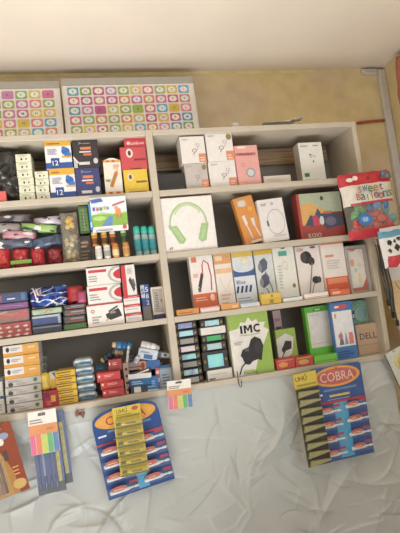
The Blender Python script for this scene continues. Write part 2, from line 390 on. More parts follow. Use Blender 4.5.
# ---- row 1, right bay
carton('flat_case', 'flat black case lying under the first earbud boxes', 'case', 156, 187, z1, 174, [('r', .05, .1, .95, .2, '#3f3d3c')], '#2c2a29', depth=.12, Y=1.625)
def buds(a, white='#e2dedb'):
    return [('r', .70, .02, 1, .34, '#dd8a66'), ('n', .75, .08, .96, .26, 2, '#f0cbb8'), ('o', .55, .46, .1, .07, .3, 0, 360, '#8f8a8a'), ('l', [(.55, .42), (.5, .3)], .04, '#9d9898'), ('o', .7, .66, .08, .06, .3, 0, 360, '#b5b0b0'), ('l', [(.72, .6), (.68, .48)], .03, '#b5b0b0'), ('n', .08, .86, .4, .92, 1, '#a9a5a2')]+([('e', .86, .82, .1, .1, '#8a8040')] if a else [])
EG = 'earbud boxes stacked two by two'
o, zt, x0, w = carton('earbud_box', 'lower left earbud box, greyish with a gold seal', 'box', 187, 209.5, z1, 163.5, buds(1), '#bdb5b1', group=EG, depth=.06, Y=1.612)
carton('earbud_box', 'upper left white earbud box with an orange corner and no seal', 'box', 182.5, 207, zt, 136.5, buds(0), '#e0dcd8', group=EG, depth=.07, Y=1.612)
o, zt, x0, w = carton('earbud_box', 'lower right white earbud box, next to the pink box', 'box', 211, 238, z1, 161.5, buds(0), '#e0dcda', group=EG, depth=.06, Y=1.614)
carton('earbud_box', 'upper right white earbud box with a gold seal', 'box', 208.5, 235, zt, 132.5, buds(1), '#e2dedc', group=EG, depth=.07, Y=1.614)
carton('power_bank_box', 'upright pink box with a silver dial between earbud boxes and wooden rail', 'box', 239, 262, z1, 145.5,
    [('r', .02, .74, .9, .81, '#c06a70'), ('t', 'Wireless', .45, .775, .07, '#6a3038', .8), ('o', .58, .3, .2, .12, .35, 0, 360, '#8f9aa0'), ('e', .58, .3, .14, .085, '#c9c6c8'), ('o', .28, .5, .08, .05, .25, 0, 360, '#b87a7a'), ('e', .3, .95, .2, .04, '#f0d0cc')], '#e2a09a', depth=.05, Y=1.612)
carton('slim_box', 'slim white box lying flat on the top shelf beside the pink box', 'box', 264.5, 291.5, z1, 175.5, [('n', .1, .3, .9, .7, 2, '#b8b0a8')], '#cfc8be', depth=.05, Y=1.615)
carton('charger_box', 'white box with a small green logo standing alone on the top shelf', 'box', 303.5, 327, z1, 142.5,
    [('n', .08, .9, .4, .95, 1, '#8a8a88'), ('n', .6, .9, .9, .95, 1, '#8a8a88'), ('o', .55, .62, .12, .05, .3, 0, 200, '#9a9a9a'), ('e', .45, .69, .05, .02, '#6b6b6b'), ('e', .55, .52, .03, .03, '#777777'), ('r', .1, .15, .3, .24, '#3f7a3c'), ('n', .1, .06, .9, .12, 1, '#b4c8a8')], '#dfe2dc', depth=.05, Y=1.65, side='#b8aea0')

# ---- row 2, left bay
z2 = ZB[2]
zp = z2
RG = 'red plastic wrapped packs in a row'
labs = ['leftmost red plastic wrapped pack at the edge of the second shelf', 'red plastic wrapped pack with a green label across it', 'third red plastic wrapped pack from the left, plain', 'darker red pack beside the clear bag of yellow flowers']
for i, (a, b) in enumerate(((-3, 13), (14, 31), (32, 47), (48, 64))):
    x0 = X(a, z2, 1.65); x1 = X(b, z2, 1.65); h = Z(248.5, (x0+x1)/2, 1.65)-z2
    t = empty('wrapped_pack', ((x0+x1)/2, 1.65, z2+.001)); tag(t, labs[i], 'pack', RG)
    mb = MB(); pillow(mb, x1-x0-.002, h, .06, M(('#c43a3c', '#bc363c', '#c0353d', '#8c2c34')[i], .18, .2, 40, bump=.5), seed=i, nz=.35, n=18, fz=7); mb.build('wrapper', t)
    if i == 1:
        mb = MB(); mb.box(-.03, .035, -.034, -.0315, .012, .024, M('#7fb342', .3)); q = mb.build('label', t); q['label'] = 'small green label'
# pile of bags of mixed stationery above them: long soft pouches
zr = Z(248, X(30, z2, 1.65), 1.65)
pouches = [(-6, 34, 243.5, 9, '#566275', 1.635, .9, 'slate blue'), (32, 63, 242, 10, '#46546e', 1.64, -8, 'dark blue'), (2, 36, 235.5, 8, '#c08a98', 1.635, 6, 'dusty pink'), (37, 63, 234, 7, '#5f6a88', 1.685, -8, 'indigo grey'),
 (-8, 22, 228.5, 9, '#948c8c', 1.64, 5, 'pale grey'), (20, 56, 228.5, 8, '#8ab45a', 1.635, 9, 'lime green'), (34, 62, 221.5, 8, '#b8b0c4', 1.645, -2, 'lilac white'), (-6, 32, 220, 9, '#6f6468', 1.66, 2, 'mauve brown')]
for i, (a, b, yc, hp, col, Y, an, nm) in enumerate(pouches):
    pa, pb = P(a, yc, Y), P(b, yc, Y); w = pb.x-pa.x; hh = hp/285*1.05
    t = empty('stationery_pouch', ((pa.x+pb.x)/2, Y, (Z(yc, (pa.x+pb.x)/2, Y)-hh/2)), (0, R(an), 0))
    tag(t, '%s soft see-through pouch in the heap over the red packs' % nm, 'pouch', 'heap of soft see-through pouches')
    c2 = M(col, .2, .15, 12); c3 = M('#d8d4d4', .2); c4 = M('#3c4254', .25)
    pm = lambda u, v, s_, i=i, c2=c2, c3=c3, c4=c4: c3 if noise.noise(Vector((u*3+i*5, v*2.2, i))) > .32 else (c4 if noise.noise(Vector((u*3.4+i*3, v*2.4+7, i))) > .25 else c2)
    mb = MB(); pillow(mb, w, hh, .055, None, seed=10+i, nz=.4, n=24, fz=1.6, mats=pm); mb.build('wrapper', t)
# clear tall bag of yellow
x0 = X(64, z2, 1.63); x1 = X(82, z2, 1.63); xc = (x0+x1)/2; h = Z(213, xc, 1.63)-z2
t = empty('clear_bag', (xc, 1.635, z2+.001)); tag(t, 'tall clear bag of yellow and cream trinkets beside the red packs', 'bag')
mb = MB(); pillow(mb, x1-x0, h, .045, clear('#cfcab4', .6), seed=31, nz=.4, n=20, fz=8); mb.build('wrapper', t)
mb = MB()
for k in range(46):
    v = random.uniform(.04, .92); u = random.uniform(-.36, .36)*(1-.3*v)
    mb.lathe([(0.001, -.009), (.008, -.004), (.009, .003), (.003, .010)], M(random.choice(['#c9b27a', '#d8cfae', '#8f8152', '#c99a8a', '#a8a488']) if v < .6 else random.choice(['#e8b92c', '#e0a628', '#5a4a38'])), ((x1-x0)*u, random.uniform(-.008, .012), h*v), n=8)
q = mb.build('contents', t); q['kind'] = 'stuff'
# black pack with small print and stands with glue bottles
carton('glitter_box', 'dark brown printed box on the second shelf right of the clear bag', 'box', 81, 93, z2, 236, [('n', .1, .1, .9, .5, 3, '#7a6248'), ('e', .5, .7, .3, .14, '#5e4a44'), ('n', .15, .55, .8, .85, 2, '#a08868')], '#3a322e', depth=.06, Y=1.635)
def bottle(name, label, cat, px, z, hb, yt, Y, body, capc, group, band=None, r_=None):
    x = X(px, z, Y); h = Z(yt, x, Y)-z; r_ = r_ or .0105
    t = empty(name, (x, Y, z+.0006)); tag(t, label, cat, group)
    mb = MB(); hb = h*hb; mb.lathe([(r_*.9, 0), (r_, .002), (r_, hb*.93), (r_*.75, hb)], body, n=18)
    if band: mb.lathe([(r_*1.02, hb*.2), (r_*1.03, hb*.22), (r_*1.03, hb*.7), (r_*1.02, hb*.72)], band, n=18)
    mb.build('barrel', t)
    mb = MB(); mb.lathe([(r_*.8, hb), (r_*.95, hb+.001), (r_*.9, h*.97), (r_*.6, h)], capc, n=18); mb.build('cap', t)
    return t
# rack tier so that the back row stands higher
xa_, xb_ = X(92, z2, 1.68), X(131, z2, 1.68)
zs = Z(245.5, (xa_+xb_)/2, 1.626)
carton('step_box', 'long dark carton under the back row of orange glue bottles', 'box', 92, 131, z2, 246, [('n', .1, .3, .9, .6, 1, '#55504a')], '#35302c', Y=1.6265, depth=.12)
BG = 'glue bottles in the back row'; FG = 'glue bottles in the front row'
xs = (95.5, 105, 113.5, 124.5)
o_c = ('#e09a3c', '#e0a63c', '#dd8838', '#5f8f4a'); tops = (231.5, 231, 230.5, 229.5)
for i in range(4):
    bottle('glue_bottle', ('leftmost orange glue bottle of the back row', 'second orange glue bottle of the back row from the left', 'third orange glue bottle of the back row, below the farm box', 'green glue bottle at the right end of the back row')[i], 'bottle',
           xs[i], zs+.0015, .72, tops[i], 1.640, M(o_c[i], .35), M(('#e8c48a', '#e0b45a', '#e6dcc4', '#b8d0a8')[i], .4), BG, M(('#8a4a2a', '#7a4a2a', '#7a3a22', '#3a5a34')[i], .4))
for i, px in enumerate((99.5, 108, 116.5, 127)):
    bottle('glue_bottle', ('white glue bottle at the left end of the front row', 'second white glue bottle of the front row', 'orange glue bottle in the front row beside the white ones', 'rightmost orange glue bottle of the front row')[i], 'bottle',
           px, z2, .78, (246, 245, 243.5, 242.5)[i], 1.613, M(('#e2e2dc', '#dcdcd6', '#dd9a4c', '#e0a458')[i], .35), M(('#e8e8e2', '#e0e0da', '#c9773a', '#c9803a')[i], .4), FG, M(('#c9c9c4', '#9aa09c', '#e8cfa0', '#c08a50')[i], .4), r_=.0115)
for i, px in enumerate((139.3, 146.8, 154)):
    bottle('marker_bottle', ('left teal capped bottle of the three by the divider', 'middle teal capped bottle of the three by the divider', 'right teal capped bottle touching the divider side')[i], 'bottle',
           px, z2, .75, 226.5, 1.625, M('#9fc4c6', .12, .25, 50, alpha=.8), M('#2fb3a4', .35), 'teal capped bottles', M('#2e8a94', .3, .4, 70), r_=.0122)
# farm drawing box on top of the step box behind bottles
zf = Z(232.5, X(110, z2+.09, 1.70), 1.70)
farm = [('r', 0, .0, 1, .16, '#e6e2e2'), ('r', 0, .16, 1, .5, '#7fae3e'), ('p', [(.25, .16), (.5, .45), (.6, .42), (.55, .16)], '#5a86c0'), ('p', [(0, .5), (.3, .56), (.6, .5), (1, .55), (1, .5)], '#9cc860'), ('e', .22, .4, .18, .07, '#a8cc6a'), ('e', .75, .55, .08, .12, '#dd8a50'), ('e', .7, .66, .05, .06, '#e09a64'), ('r', .7, .36, .74, .48, '#c07040'), ('r', .8, .36, .84, .48, '#c07040'),
        ('p', [(0, .94), (.3, .97), (.36, .88), (.04, .84)], '#4a5fae'), ('p', [(.6, .76), (.95, .86), (.95, .82), (.6, .72)], '#d0405a'), ('r', .05, .62, .12, .72, '#7a5ab0'), ('r', .15, .62, .22, .7, '#d0506a'), ('r', .24, .62, .32, .7, '#4f9a6a'), ('r', .35, .64, .42, .72, '#e0a040'), ('r', .44, .64, .5, .71, '#4a86c8'), ('e', .9, .1, .06, .06, '#d05050'), ('n', .08, .03, .6, .1, 1, '#8a90a8')]
Yf = 1.6185; zf = Z(231.3, X(110, zs+.05, Yf), Yf); x0 = X(92.5, zf, 1.59); w = X(128.5, zf, 1.59)-x0; hh = (Z(197, x0+w/2, 1.585)-zf)/.955
mb = MB(); mb.box(-w/2, w/2, 0, .018, 0, hh, M('#d4e2e4', .35), b=.001); mb.art(farm, -w/2, w, 0, hh)
o = mb.build('colouring_box', loc=(X(111, zf, Yf), Yf, zf), rot=(R(17), 0, 0)); tag(o, 'white and green colouring box with a small orange animal in a meadow', 'box')
# green clear box with blue edge
carton('craft_box', 'tall green see-through box standing left of the colouring box', 'box', 80.5, 90.3, Z(234, X(85, zs, 1.645), 1.645), 206, [('r', .1, .1, .9, .9, '#6a8a52'), ('n', .2, .15, .8, .85, 6, '#4a6a3c'), ('l', [(.5, .1), (.5, .9)], .06, '#9ab07a')], '#52703f', Y=1.645, depth=.05, gloss=.15)
carton('slim_sleeve', 'slim bright blue sleeve between green box and colouring box', 'box', 90.7, 93.5, Z(231, X(92, zs, 1.62), 1.62), 204, [('r', .2, .1, .8, .3, '#c0dcec')], '#3a9ad0', Y=1.606, depth=.012, gloss=.2)
carton('glitter_box', 'dark brown printed box carrying the green see-through box, behind the other', 'box', 80, 91.5, z2, 233.5, [('n', .1, .1, .9, .9, 6, '#6a5644')], '#352e2a', depth=.08, Y=1.695)

# ---- row 2, right bay
hp = [('r', .02, .02, .98, .98, '#e6e3e0'), ('o', .5, .5, .36, .40, .1, 0, 180, '#a9c694'), ('o', .5, .52, .30, .36, .14, 30, 150, '#bcd4a8'), ('l', [(.145, .5), (.16, .4)], .05, '#a9c694'), ('l', [(.855, .5), (.84, .4)], .05, '#a9c694'),
      ('p', [(.13, .46), (.27, .47), (.42, .2), (.36, .13), (.28, .15)], '#9cbd88'), ('p', [(.17, .43), (.26, .44), (.38, .2), (.34, .17)], '#a9cb92'),
      ('p', [(.87, .46), (.74, .48), (.65, .2), (.7, .14), (.8, .16)], '#9cbd88'), ('p', [(.83, .43), (.76, .45), (.7, .2), (.74, .17)], '#a9cb92'), ('t', 'p9', .13, .06, .06, '#6a6668')]
carton('headphone_box', 'large white box with light green headphones printed on it', 'box', 165, 218, z2, 197, hp, '#e4e0dd', depth=.075, Y=1.607)
carton('cable_box', 'orange box printed with two pale cables, leaning left', 'box', 246, 265.5, z2, 197.5,
    [('r', .15, .8, .6, .93, '#b9b4ac'), ('e', .38, .86, .18, .07, '#cfcac2'), ('e', .72, .72, .12, .05, '#e8a53a'), ('p', [(.2, .6), (.36, .62), (.4, .42), (.26, .4)], '#dcd8d4'), ('l', [(.32, .42), (.45, .1)], .06, '#dcd8d4'), ('p', [(.6, .52), (.78, .52), (.76, .36), (.62, .36)], '#d8d4d0'), ('l', [(.7, .36), (.85, .1)], .06, '#d8d4d0'), ('r', .3, .01, .95, .06, '#e2cfb4')],
    '#d98a38', depth=.03, Y=1.625, tilt=-9.5)
carton('headset_box', 'white box with a thin grey ring printed, right of the orange box', 'box', 264.5, 290, z2, 199.5,
    [('o', .6, .45, .34, .3, .06, 0, 360, '#a9a5a8'), ('p', [(.24, .5), (.3, .5), (.32, .36), (.24, .38)], '#5a5658'), ('n', .1, .85, .4, .92, 2, '#8d888a'), ('e', .55, .88, .07, .04, '#b8b4b4'), ('r', .4, .1, .9, .14, '#c9c5c6')], '#dedbdb', depth=.05, Y=1.612, tilt=-3)
carton('toy_box', 'colourful boxed toy with red edge and dark vehicle, right end of second shelf', 'box', 302, 346, z2, 193,
    [('r', 0, 0, .06, 1, '#b8403c'), ('r', .06, .55, 1, 1, '#a9b49a'), ('p', [(.06, .75), (.3, .8), (.6, .6), (.5, .3), (.06, .3)], '#d8a65e'), ('r', .06, 0, 1, .3, '#a8423c'), ('p', [(.12, .3), (.26, .52), (.38, .46), (.3, .26)], '#41506e'), ('r', .3, .28, .44, .5, '#c83f5e'), ('p', [(.36, .5), (.44, .66), (.52, .5)], '#3f5478'),
     ('p', [(.42, .5), (.6, .56), (.95, .5), (1, .25), (.6, .18), (.48, .3)], '#4a4c62'), ('e', .5, .38, .05, .1, '#c9ccd6'), ('e', .56, .87, .035, .05, '#4a4238'), ('r', .55, .52, .75, .57, '#c9663c'), ('e', .7, .35, .12, .1, '#6c6c80'), ('t', 'KOIO', .3, .07, .09, '#d8d0c6', .3)], '#9a3f38', depth=.05, Y=1.625)

# ---- row 3, left bay
z3 = ZB[3]
def pack(name, label, cat, a, b, z, yt, col, Y=1.63, d=.1, group=None, art=None, gl=.18, seed=0, inner=None):
    """soft-edged flat pack in a clear wrapper"""
    x0 = X(a, z, Y); x1 = X(b, z, Y); h = Z(yt, (x0+x1)/2, Y)-z; w = x1-x0
    t = empty(name, ((x0+x1)/2, Y, z+G)); tag(t, label, cat, group)
    mb = MB(); n = 14; vs = []; rows = []
    prof = [(0, 0), (.06, -.0), (.25, 1), (.5, 1.1), (.75, 1), (.94, 0), (1, 0)]
    mb.box(-w/2+.002, w/2-.002, .004, d, .0008, h-.0008, M(col, .3, .12, 60), b=min(.003, h*.25))
    if art: mb.art(art, -w/2+.003, w-.006, .001, h-.002, y=.004)
    mb.build('contents', t)
    mb = MB(); pts = [(-w/2-.001, .002), (-w/2+.006, h*.02)]
    N = 24; vs = []; fs = []
    for i in range(N+1):
        for j in range(9):
            u = i/N; v = j/8; q = Vector((u*7+seed, v*3, seed*1.7))
            vs.append((-w/2+u*w, -.0015-.004*abs(noise.noise(q))*math.sin(math.pi*v), h*v))
    for i in range(N):
        for j in range(8): fs.append((i*9+j, (i+1)*9+j, (i+1)*9+j+1, i*9+j+1))
    mb.add(vs, fs, clear('#e0e6ea', .2, .12), True); mb.build('wrapper', t)
    return t, z+G*2+h
zz = z3
chk = []
for i in range(5):
    for j in range(3): chk.append(('p', [(.02+.2*i+(.06 if j % 2 else 0), .1+.3*j), (.12+.2*i, .22+.3*j), (.2+.2*i-(.0 if j % 2 else .04), .1+.3*j), (.11+.2*i, .02+.3*j)], '#e6d4cc'))
LG = 'flat packs piled at the far left of the third shelf'
t, zz = pack('napkin_pack', 'red and white patterned pack at the bottom of the far left pile', 'pack', -14, 32, zz, 323.5, '#c8484a', art=chk, group=LG, seed=1)
t, zz = pack('ribbon_pack', 'clear pack of red and brown ribbons on the patterned pack', 'pack', -14, 30, zz, 310.5, '#8f6a66', art=[('l', [(0, .3), (.4, .5), (.8, .35), (1, .5)], .06, '#c4504c'), ('l', [(.3, .8), (.6, .6), (.95, .8)], .05, '#c96a5e'), ('l', [(0, .7), (.3, .8), (.5, .9)], .04, '#a9988c'), ('e', .85, .6, .1, .25, '#c8505a')], group=LG, seed=2)
t, zz = pack('purple_pack', 'thin purple pack in the far left pile', 'pack', -14, 28.5, zz, 303.5, '#7f3f86', group=LG, seed=3, art=[('l', [(.1, .6), (.6, .55), (.9, .4)], .02, '#a06aa8')])
t, zz = pack('blue_pack', 'navy pack with red and white marks topping the far left pile', 'pack', -14, 28, zz, 293.5, '#27407f', group=LG, seed=4, art=[('r', .3, .2, .36, .8, '#b8404a'), ('r', .5, .3, .7, .42, '#e0e4ec'), ('r', .86, .1, .95, .9, '#3f6ab0')])
LG2 = 'flat packs piled next to the far left pile'
zz = z3
t, zz = pack('navy_pack', 'dark navy pack at the bottom of the second pile', 'pack', 32.5, 62.5, zz, 325.5, '#2c3a5c', group=LG2, seed=5, art=[('r', 0, .7, 1, .95, '#7c90a4')])
t, zz = pack('blue_pack', 'bright blue pack second from the bottom in the second pile', 'pack', 32, 62, zz, 315, '#3550a0', group=LG2, seed=6, art=[('r', 0, .75, 1, .98, '#b4c4cc'), ('r', .9, 0, 1, 1, '#9fb6c0')])
t, zz = pack('green_pack', 'pale green thin pack under the blue swirl bag', 'pack', 31.5, 62.5, zz, 308.5, '#a9c2a0', group=LG2, seed=7, art=[('l', [(.4, .2), (.55, .8), (.7, .4)], .03, '#c96a4a')])
x0 = X(31, zz, 1.67); x1 = X(69.5, zz, 1.67); h = Z(286.5, (x0+x1)/2, 1.67)-zz
t = empty('swirl_bag', ((x0+x1)/2, 1.68, zz+.001)); tag(t, 'crumpled blue bag with white swirls on top of the second pile', 'bag')
def sw(u, v, s):
    q = noise.noise(Vector((u*5, v*4, 3)))
    if abs(noise.noise(Vector((u*3.2+4, v*3.2, 8)))) < .07: return M('#dfe6f0', .2)
    return M('#c8486a', .25) if q > .38 else (M('#2f5fc0', .2) if q > 0 else M('#243a80', .22))
mb = MB(); pillow(mb, x1-x0, h, .1, None, seed=21, nz=.5, n=34, fz=5, mats=sw); mb.build('wrapper', t)
mb = MB(); b0 = (-.035, -.045, h*.3)
mb.tube([b0, (-.03, -.052, h*.6), (-.036, -.048, h*.9)], .003, '#dcdce0'); mb.tube([b0, (-.04, -.05, h*.7), (-.047, -.046, h*.95)], .003, '#cfd2d8'); mb.tube([b0, (-.026, -.05, h*.55), (-.022, -.046, h*.85)], .0025, '#c9c0c0'); mb.build('tie', t)
mb = MB(); pillow(mb, .058, .062, .055, M('#b8323a', .3, .15, 40), seed=8, nz=.25, n=16, fz=4)
zq = z3
zz = z3
DG = 'flat dark packs beside the stapler boxes'
t, zz = pack('green_pack', 'bright green flat pack at the bottom beside the stapler boxes', 'pack', 64, 87.5, zz, 323.5, '#4a8a3c', group=DG, seed=9)
for i, (c, yt) in enumerate((('#54504f', 316), ('#5c5555', 309.5), ('#46424a', 304.5))):
    t, zz = pack('tape_pack', ('grey and red flat pack just above the green one', 'middle grey and red flat pack beside the stapler boxes', 'topmost dark flat pack beneath the red pompom')[i], 'pack', 64, 86, zz, yt, c, group=DG, seed=10+i, art=[('r', .1, .08, .95, .3, '#b84a4a'), ('r', .3, .5, .95, .75, '#9a989c')])
q = mb.build('pompom', loc=(X(76, zz, 1.66), 1.67, zz+.001)); tag(q, 'dull red round soft ball lying on the dark flat packs', 'pompom')
mb = MB(); pillow(mb, .03, .04, .03, M('#b04a70', .3, .15, 40), seed=9, nz=.25, n=12, fz=4); q = mb.build('pompom', loc=(X(82.5, zz, 1.64), 1.635, zz+.001)); tag(q, 'small magenta pink pompom in front of the dull red ball', 'pompom')
st = [('r', .06, .7, .6, .86, '#d0404a'), ('n', .06, .2, .4, .6, 3, '#9a9898'), ('e', 1.0, .5, .34, .48, '#b4b0b0'), ('r', .98, -.01, 1.0, 1.01, '#e8e4e0')]
st = [('r', .06, .7, .6, .86, '#d0404a'), ('n', .06, .2, .4, .6, 3, '#9a9898'), ('p', [(1, .98), (.8, .92), (.66, .72), (.62, .5), (.68, .25), (.82, .06), (1, .02)], '#b0acac'), ('p', [(1, .9), (.85, .84), (.73, .68), (.7, .5), (.74, .3), (.86, .15), (1, .1)], '#dedad8'), ('p', [(1, .8), (.88, .72), (.8, .6), (.79, .45), (.86, .3), (1, .22)], '#d03038')]
zz = z3
o, zz, _, _ = carton('stapler_box', 'lowest stapler box, white with a black stapler printed', 'box', 88.5, 125, zz, 303.5,
    [('r', 0, .93, 1, 1, '#b8484a'), ('p', [(.5, .5), (.86, .72), (.9, .6), (.95, .35), (.62, .22), (.52, .34)], '#3a3838'), ('p', [(.58, .64), (.6, .56), (.86, .78), (.84, .84)], '#4a4646'), ('r', .62, .5, .78, .6, '#8a8684'), ('o', .16, .68, .05, .08, .35, 0, 360, '#c04048'), ('n', .12, .15, .4, .5, 3, '#a5a19e'), ('l', [(.5, .2), (.56, .3)], .03, '#c9a08a')], '#e6e2de', depth=.08, Y=1.612)
SG = 'white staple boxes with red domes'
o, zz, _, _ = carton('staple_box', 'lower white box with a red dome, on the black stapler box', 'box', 88.5, 122, zz, 285, st, '#e2dfdc', group=SG, depth=.08, Y=1.613)
o, zz, _, _ = carton('staple_box', 'upper white box with a red dome, top of the stapler boxes', 'box', 87.5, 121, zz, 267, st, '#e2dfdc', group=SG, depth=.08, Y=1.614)
labs = ['bottom', 'middle', 'topmost']
S, zz = stack('staples_carton', ['%s small white staples carton with a red band' % q for q in labs], 'box', 126.5, 142.5, z3, 295.5,
    [('r', 0, .7, 1, 1, '#cf4048'), ('r', .1, .4, .85, .5, '#a9b8b4'), ('n', .3, .78, .9, .92, 1, '#e8b8b8')], '#dfdbd8', 'small white staples cartons', depth=.08, Y=1.612)
carton('stapler_box', 'narrow red and white box with a grey stapler standing on the staples cartons', 'box', 124, 137.5, zz, 265,
    [('r', 0, 0, .3, 1, '#d03842'), ('p', [(.45, .5), (.62, .6), (.9, .2), (.75, .1)], '#4a4848'), ('p', [(.7, .5), (.85, .54), (.95, .3), (.85, .26)], '#6a6664'), ('n', .4, .7, .9, .9, 4, '#b4b0ae')], '#dedad8', depth=.05, Y=1.613)
carton('pin_box', 'upright blue and white lettered box behind the staples cartons', 'box', 144, 152.5, z3+.0, 284.5, [('r', .0, .62, .45, .98, '#c9cfdc'), ('t', 'S', .22, .8, .16, '#2f4f9a'), ('t', '5', .7, .85, .14, '#e6e8f0'), ('t', '8', .7, .66, .13, '#e6e8f0'), ('t', '2', .7, .48, .12, '#e6e8f0'), ('r', 0, 0, 1, .38, '#8a8480')], '#33549e', depth=.05, Y=1.65)
carton('clip_box', 'cream framed box with navy foot, nearest the divider', 'box', 154, 166.5, z3, 287, [('r', .12, .2, .88, .93, '#a59c94'), ('n', .3, .3, .55, .85, 8, '#6a6260'), ('e', .75, .55, .08, .05, '#8a6a4a'), ('r', 0, 0, 1, .13, '#2e3458')], '#cfc6ba', depth=.05, Y=1.63)

# ---- row 3, right bay
ph = []
PY = 1.66
def hook_card(*a, **k): return carton(*a, **k)
carton('usb_cable_box', 'white and orange box with a curling red cable printed', 'box', 195.5, 219, z3, 254,
    [('r', 0, 0, 1, .32, '#e2663a'), ('r', .08, .86, .3, .95, '#e07a50'), ('l', [(.35, .42), (.5, .62), (.52, .8), (.6, .88), (.78, .82), (.85, .6), (.8, .36)], .05, '#c8323c'), ('p', [(.26, .45), (.36, .38), (.52, .62), (.44, .68)], '#4a3438'), ('r', .24, .35, .36, .42, '#5a5658'), ('n', .08, .2, .6, .28, 2, '#f0c0a8'), ('e', .8, .24, .1, .06, '#f0d0c0'), ('r', .1, .6, .3, .66, '#e8a890')], '#e6e1de', depth=.04, Y=PY-.02)
carton('cable_box', 'white box with orange band at the top, next to the red cable box', 'box', 220, 237, z3, 251.5,
    [('r', 0, .78, 1, .98, '#e0a060'), ('r', .08, .84, .5, .92, '#e8d0b0'), ('r', 0, .62, 1, .7, '#e8b888'), ('l', [(.2, .55), (.5, .3), (.85, .5)], .04, '#c9c5c4'), ('n', .2, .1, .8, .3, 3, '#d9b8a8')], '#e4dcd4', depth=.04, Y=PY-.018)
carton('adapter_box', 'white and blue box with a zigzag blue band', 'box', 238, 259, z3, 251.5,
    [('r', 0, .9, 1, 1, '#d8b84a'), ('r', 0, .55, 1, .7, '#3a5c9a'), ('e', .5, .7, .5, .08, '#cfd8e2'), ('t', 'Blue', .3, .45, .07, '#4a6aa8', .5)]+[('p', [(.02+.2*i, .26), (.12+.2*i, .26), (.2+.2*i, .38), (.1+.2*i, .38)], '#2f3f68') for i in range(4)]+[('n', .05, .05, .95, .2, 3, '#9aa8bc'), ('e', .6, .82, .18, .05, '#e6e0b0')], '#d4dce4', depth=.04, Y=PY-.016)
def ear(u, v, s, c, c2='#8a8888'):
    return [('p', [(u-s*.9, v), (u-s*.5, v+s*.42), (u+s*.4, v+s*.6), (u+s*.9, v+s*.3), (u+s*.7, v-s*.1), (u-s*.4, v-s*.35)], c), ('e', u-s*.6, v+s*.02, s*.35, s*.25, c2)]
carton('earphone_box', 'light box with slate blue earphones printed and a yellow top strip', 'box', 260.5, 278.5, z3, 250.5,
    [('r', 0, .92, 1, 1, '#d8b030')]+ear(.42, .68, .3, '#566380')+ear(.42, .4, .3, '#4f5a78')+[('l', [(.5, .6), (.75, .3), (.85, .02)], .05, '#66708a'), ('l', [(.45, .3), (.7, .1)], .05, '#66708a'), ('n', .1, .1, .3, .25, 3, '#9aa0aa')], '#cdd4d8', depth=.04, Y=PY-.014)
carton('screen_guard_box', 'pale box with a teal tag at the top, middle of the third shelf', 'box', 279.5, 300.5, z3, 247.5,
    [('r', .25, .84, .65, .93, '#45a898'), ('e', .5, .985, .1, .014, '#3a3634'), ('n', .15, .25, .35, .7, 8, '#a9c0b8'), ('e', .8, .28, .08, .04, '#8a7a30'), ('o', .5, .66, .14, .08, .3, 0, 360, '#dcc8d0'), ('r', .1, .04, .9, .08, '#7ab8a8')], '#dfe0da', depth=.035, Y=PY-.02)
carton('earphone_box', 'white box with black in-ear earphones printed', 'box', 302, 326, z3, 246,
    [('e', .42, .78, .22, .12, '#2e2c2c'), ('e', .3, .78, .13, .1, '#4a4848'), ('e', .6, .7, .14, .08, '#3a3838'), ('l', [(.62, .66), (.55, .5), (.36, .1)], .05, '#8a8484'), ('e', .68, .34, .15, .07, '#333131'), ('e', .82, .34, .09, .06, '#4a4848'), ('l', [(.62, .3), (.4, .02)], .03, '#8a8484'), ('r', .05, .9, .32, .96, '#d8a8a0'), ('r', .12, .02, .5, .06, '#d08a88'), ('e', .72, .96, .12, .02, '#a04838')], '#e2dcda', depth=.035, Y=PY-.018)
carton('phone_case_box', 'wide white and orange-red box right of the black earphones', 'box', 328, 350.5, z3, 242,
    [('r', 0, .955, 1, 1, '#dd7a50'), ('r', 0, 0, 1, .34, '#dd6038'), ('r', .1, .22, .95, .32, '#e88a68'), ('r', .12, .72, .5, .76, '#dd9070'), ('n', .14, .5, .8, .68, 4, '#c9c4c0'), ('r', .1, .06, .5, .12, '#f0b8a0')], '#e4deda', depth=.04, Y=PY-.03)
# framed case with a card in it
x0 = X(352, z3, 1.62); x1 = X(379.5, z3, 1.62); xc = (x0+x1)/2; w = min(x1, XR-T-.003)-x0; xc = x0+w/2; h = Z(245.5, xc, 1.62)-z3
t = empty('phone_case_pack', (xc, 1.62, z3+G)); tag(t, 'grey framed clear case with a white and orange card inside, by the right side panel', 'case')
mb = MB(); fr = M('#a39c96', .3)
for a in ((-w/2, -w/2+.009, 0, h), (w/2-.012, w/2, 0, h), (-w/2+.009, w/2-.012, h-.012, h), (-w/2+.009, w/2-.012, 0, .006)): mb.box(a[0], a[1], 0, .04, a[2], a[3], fr, b=.001)
mb.build('frame', t)
mb = MB(); mb.box(-w/2+.01, w/2-.013, .012, .016, .006, h-.014, M('#ece6de', .4)); mb.art([('e', .25, .68, .14, .09, '#e8a080'), ('r', 0, 0, 1, .08, '#d8482c'), ('p', [(.7, .08), (1, .08), (1, .3)], '#d8482c'), ('e', .6, .3, .12, .12, '#e6d89a'), ('e', .4, .5, .1, .06, '#b8d4cc'), ('e', .65, .6, .14, .07, '#e8dcc0'), ('r', .15, .96, .5, 1, '#dd7a60')], -w/2+.01, w-.023, .006, h-.02, y=.012); mb.build('card', t)
mb = MB(); mb.box(-w/2+.009, w/2-.012, .001, .002, .006, h-.012, clear('#dfe0e0', .18, .1)); mb.build('clear_front', t)
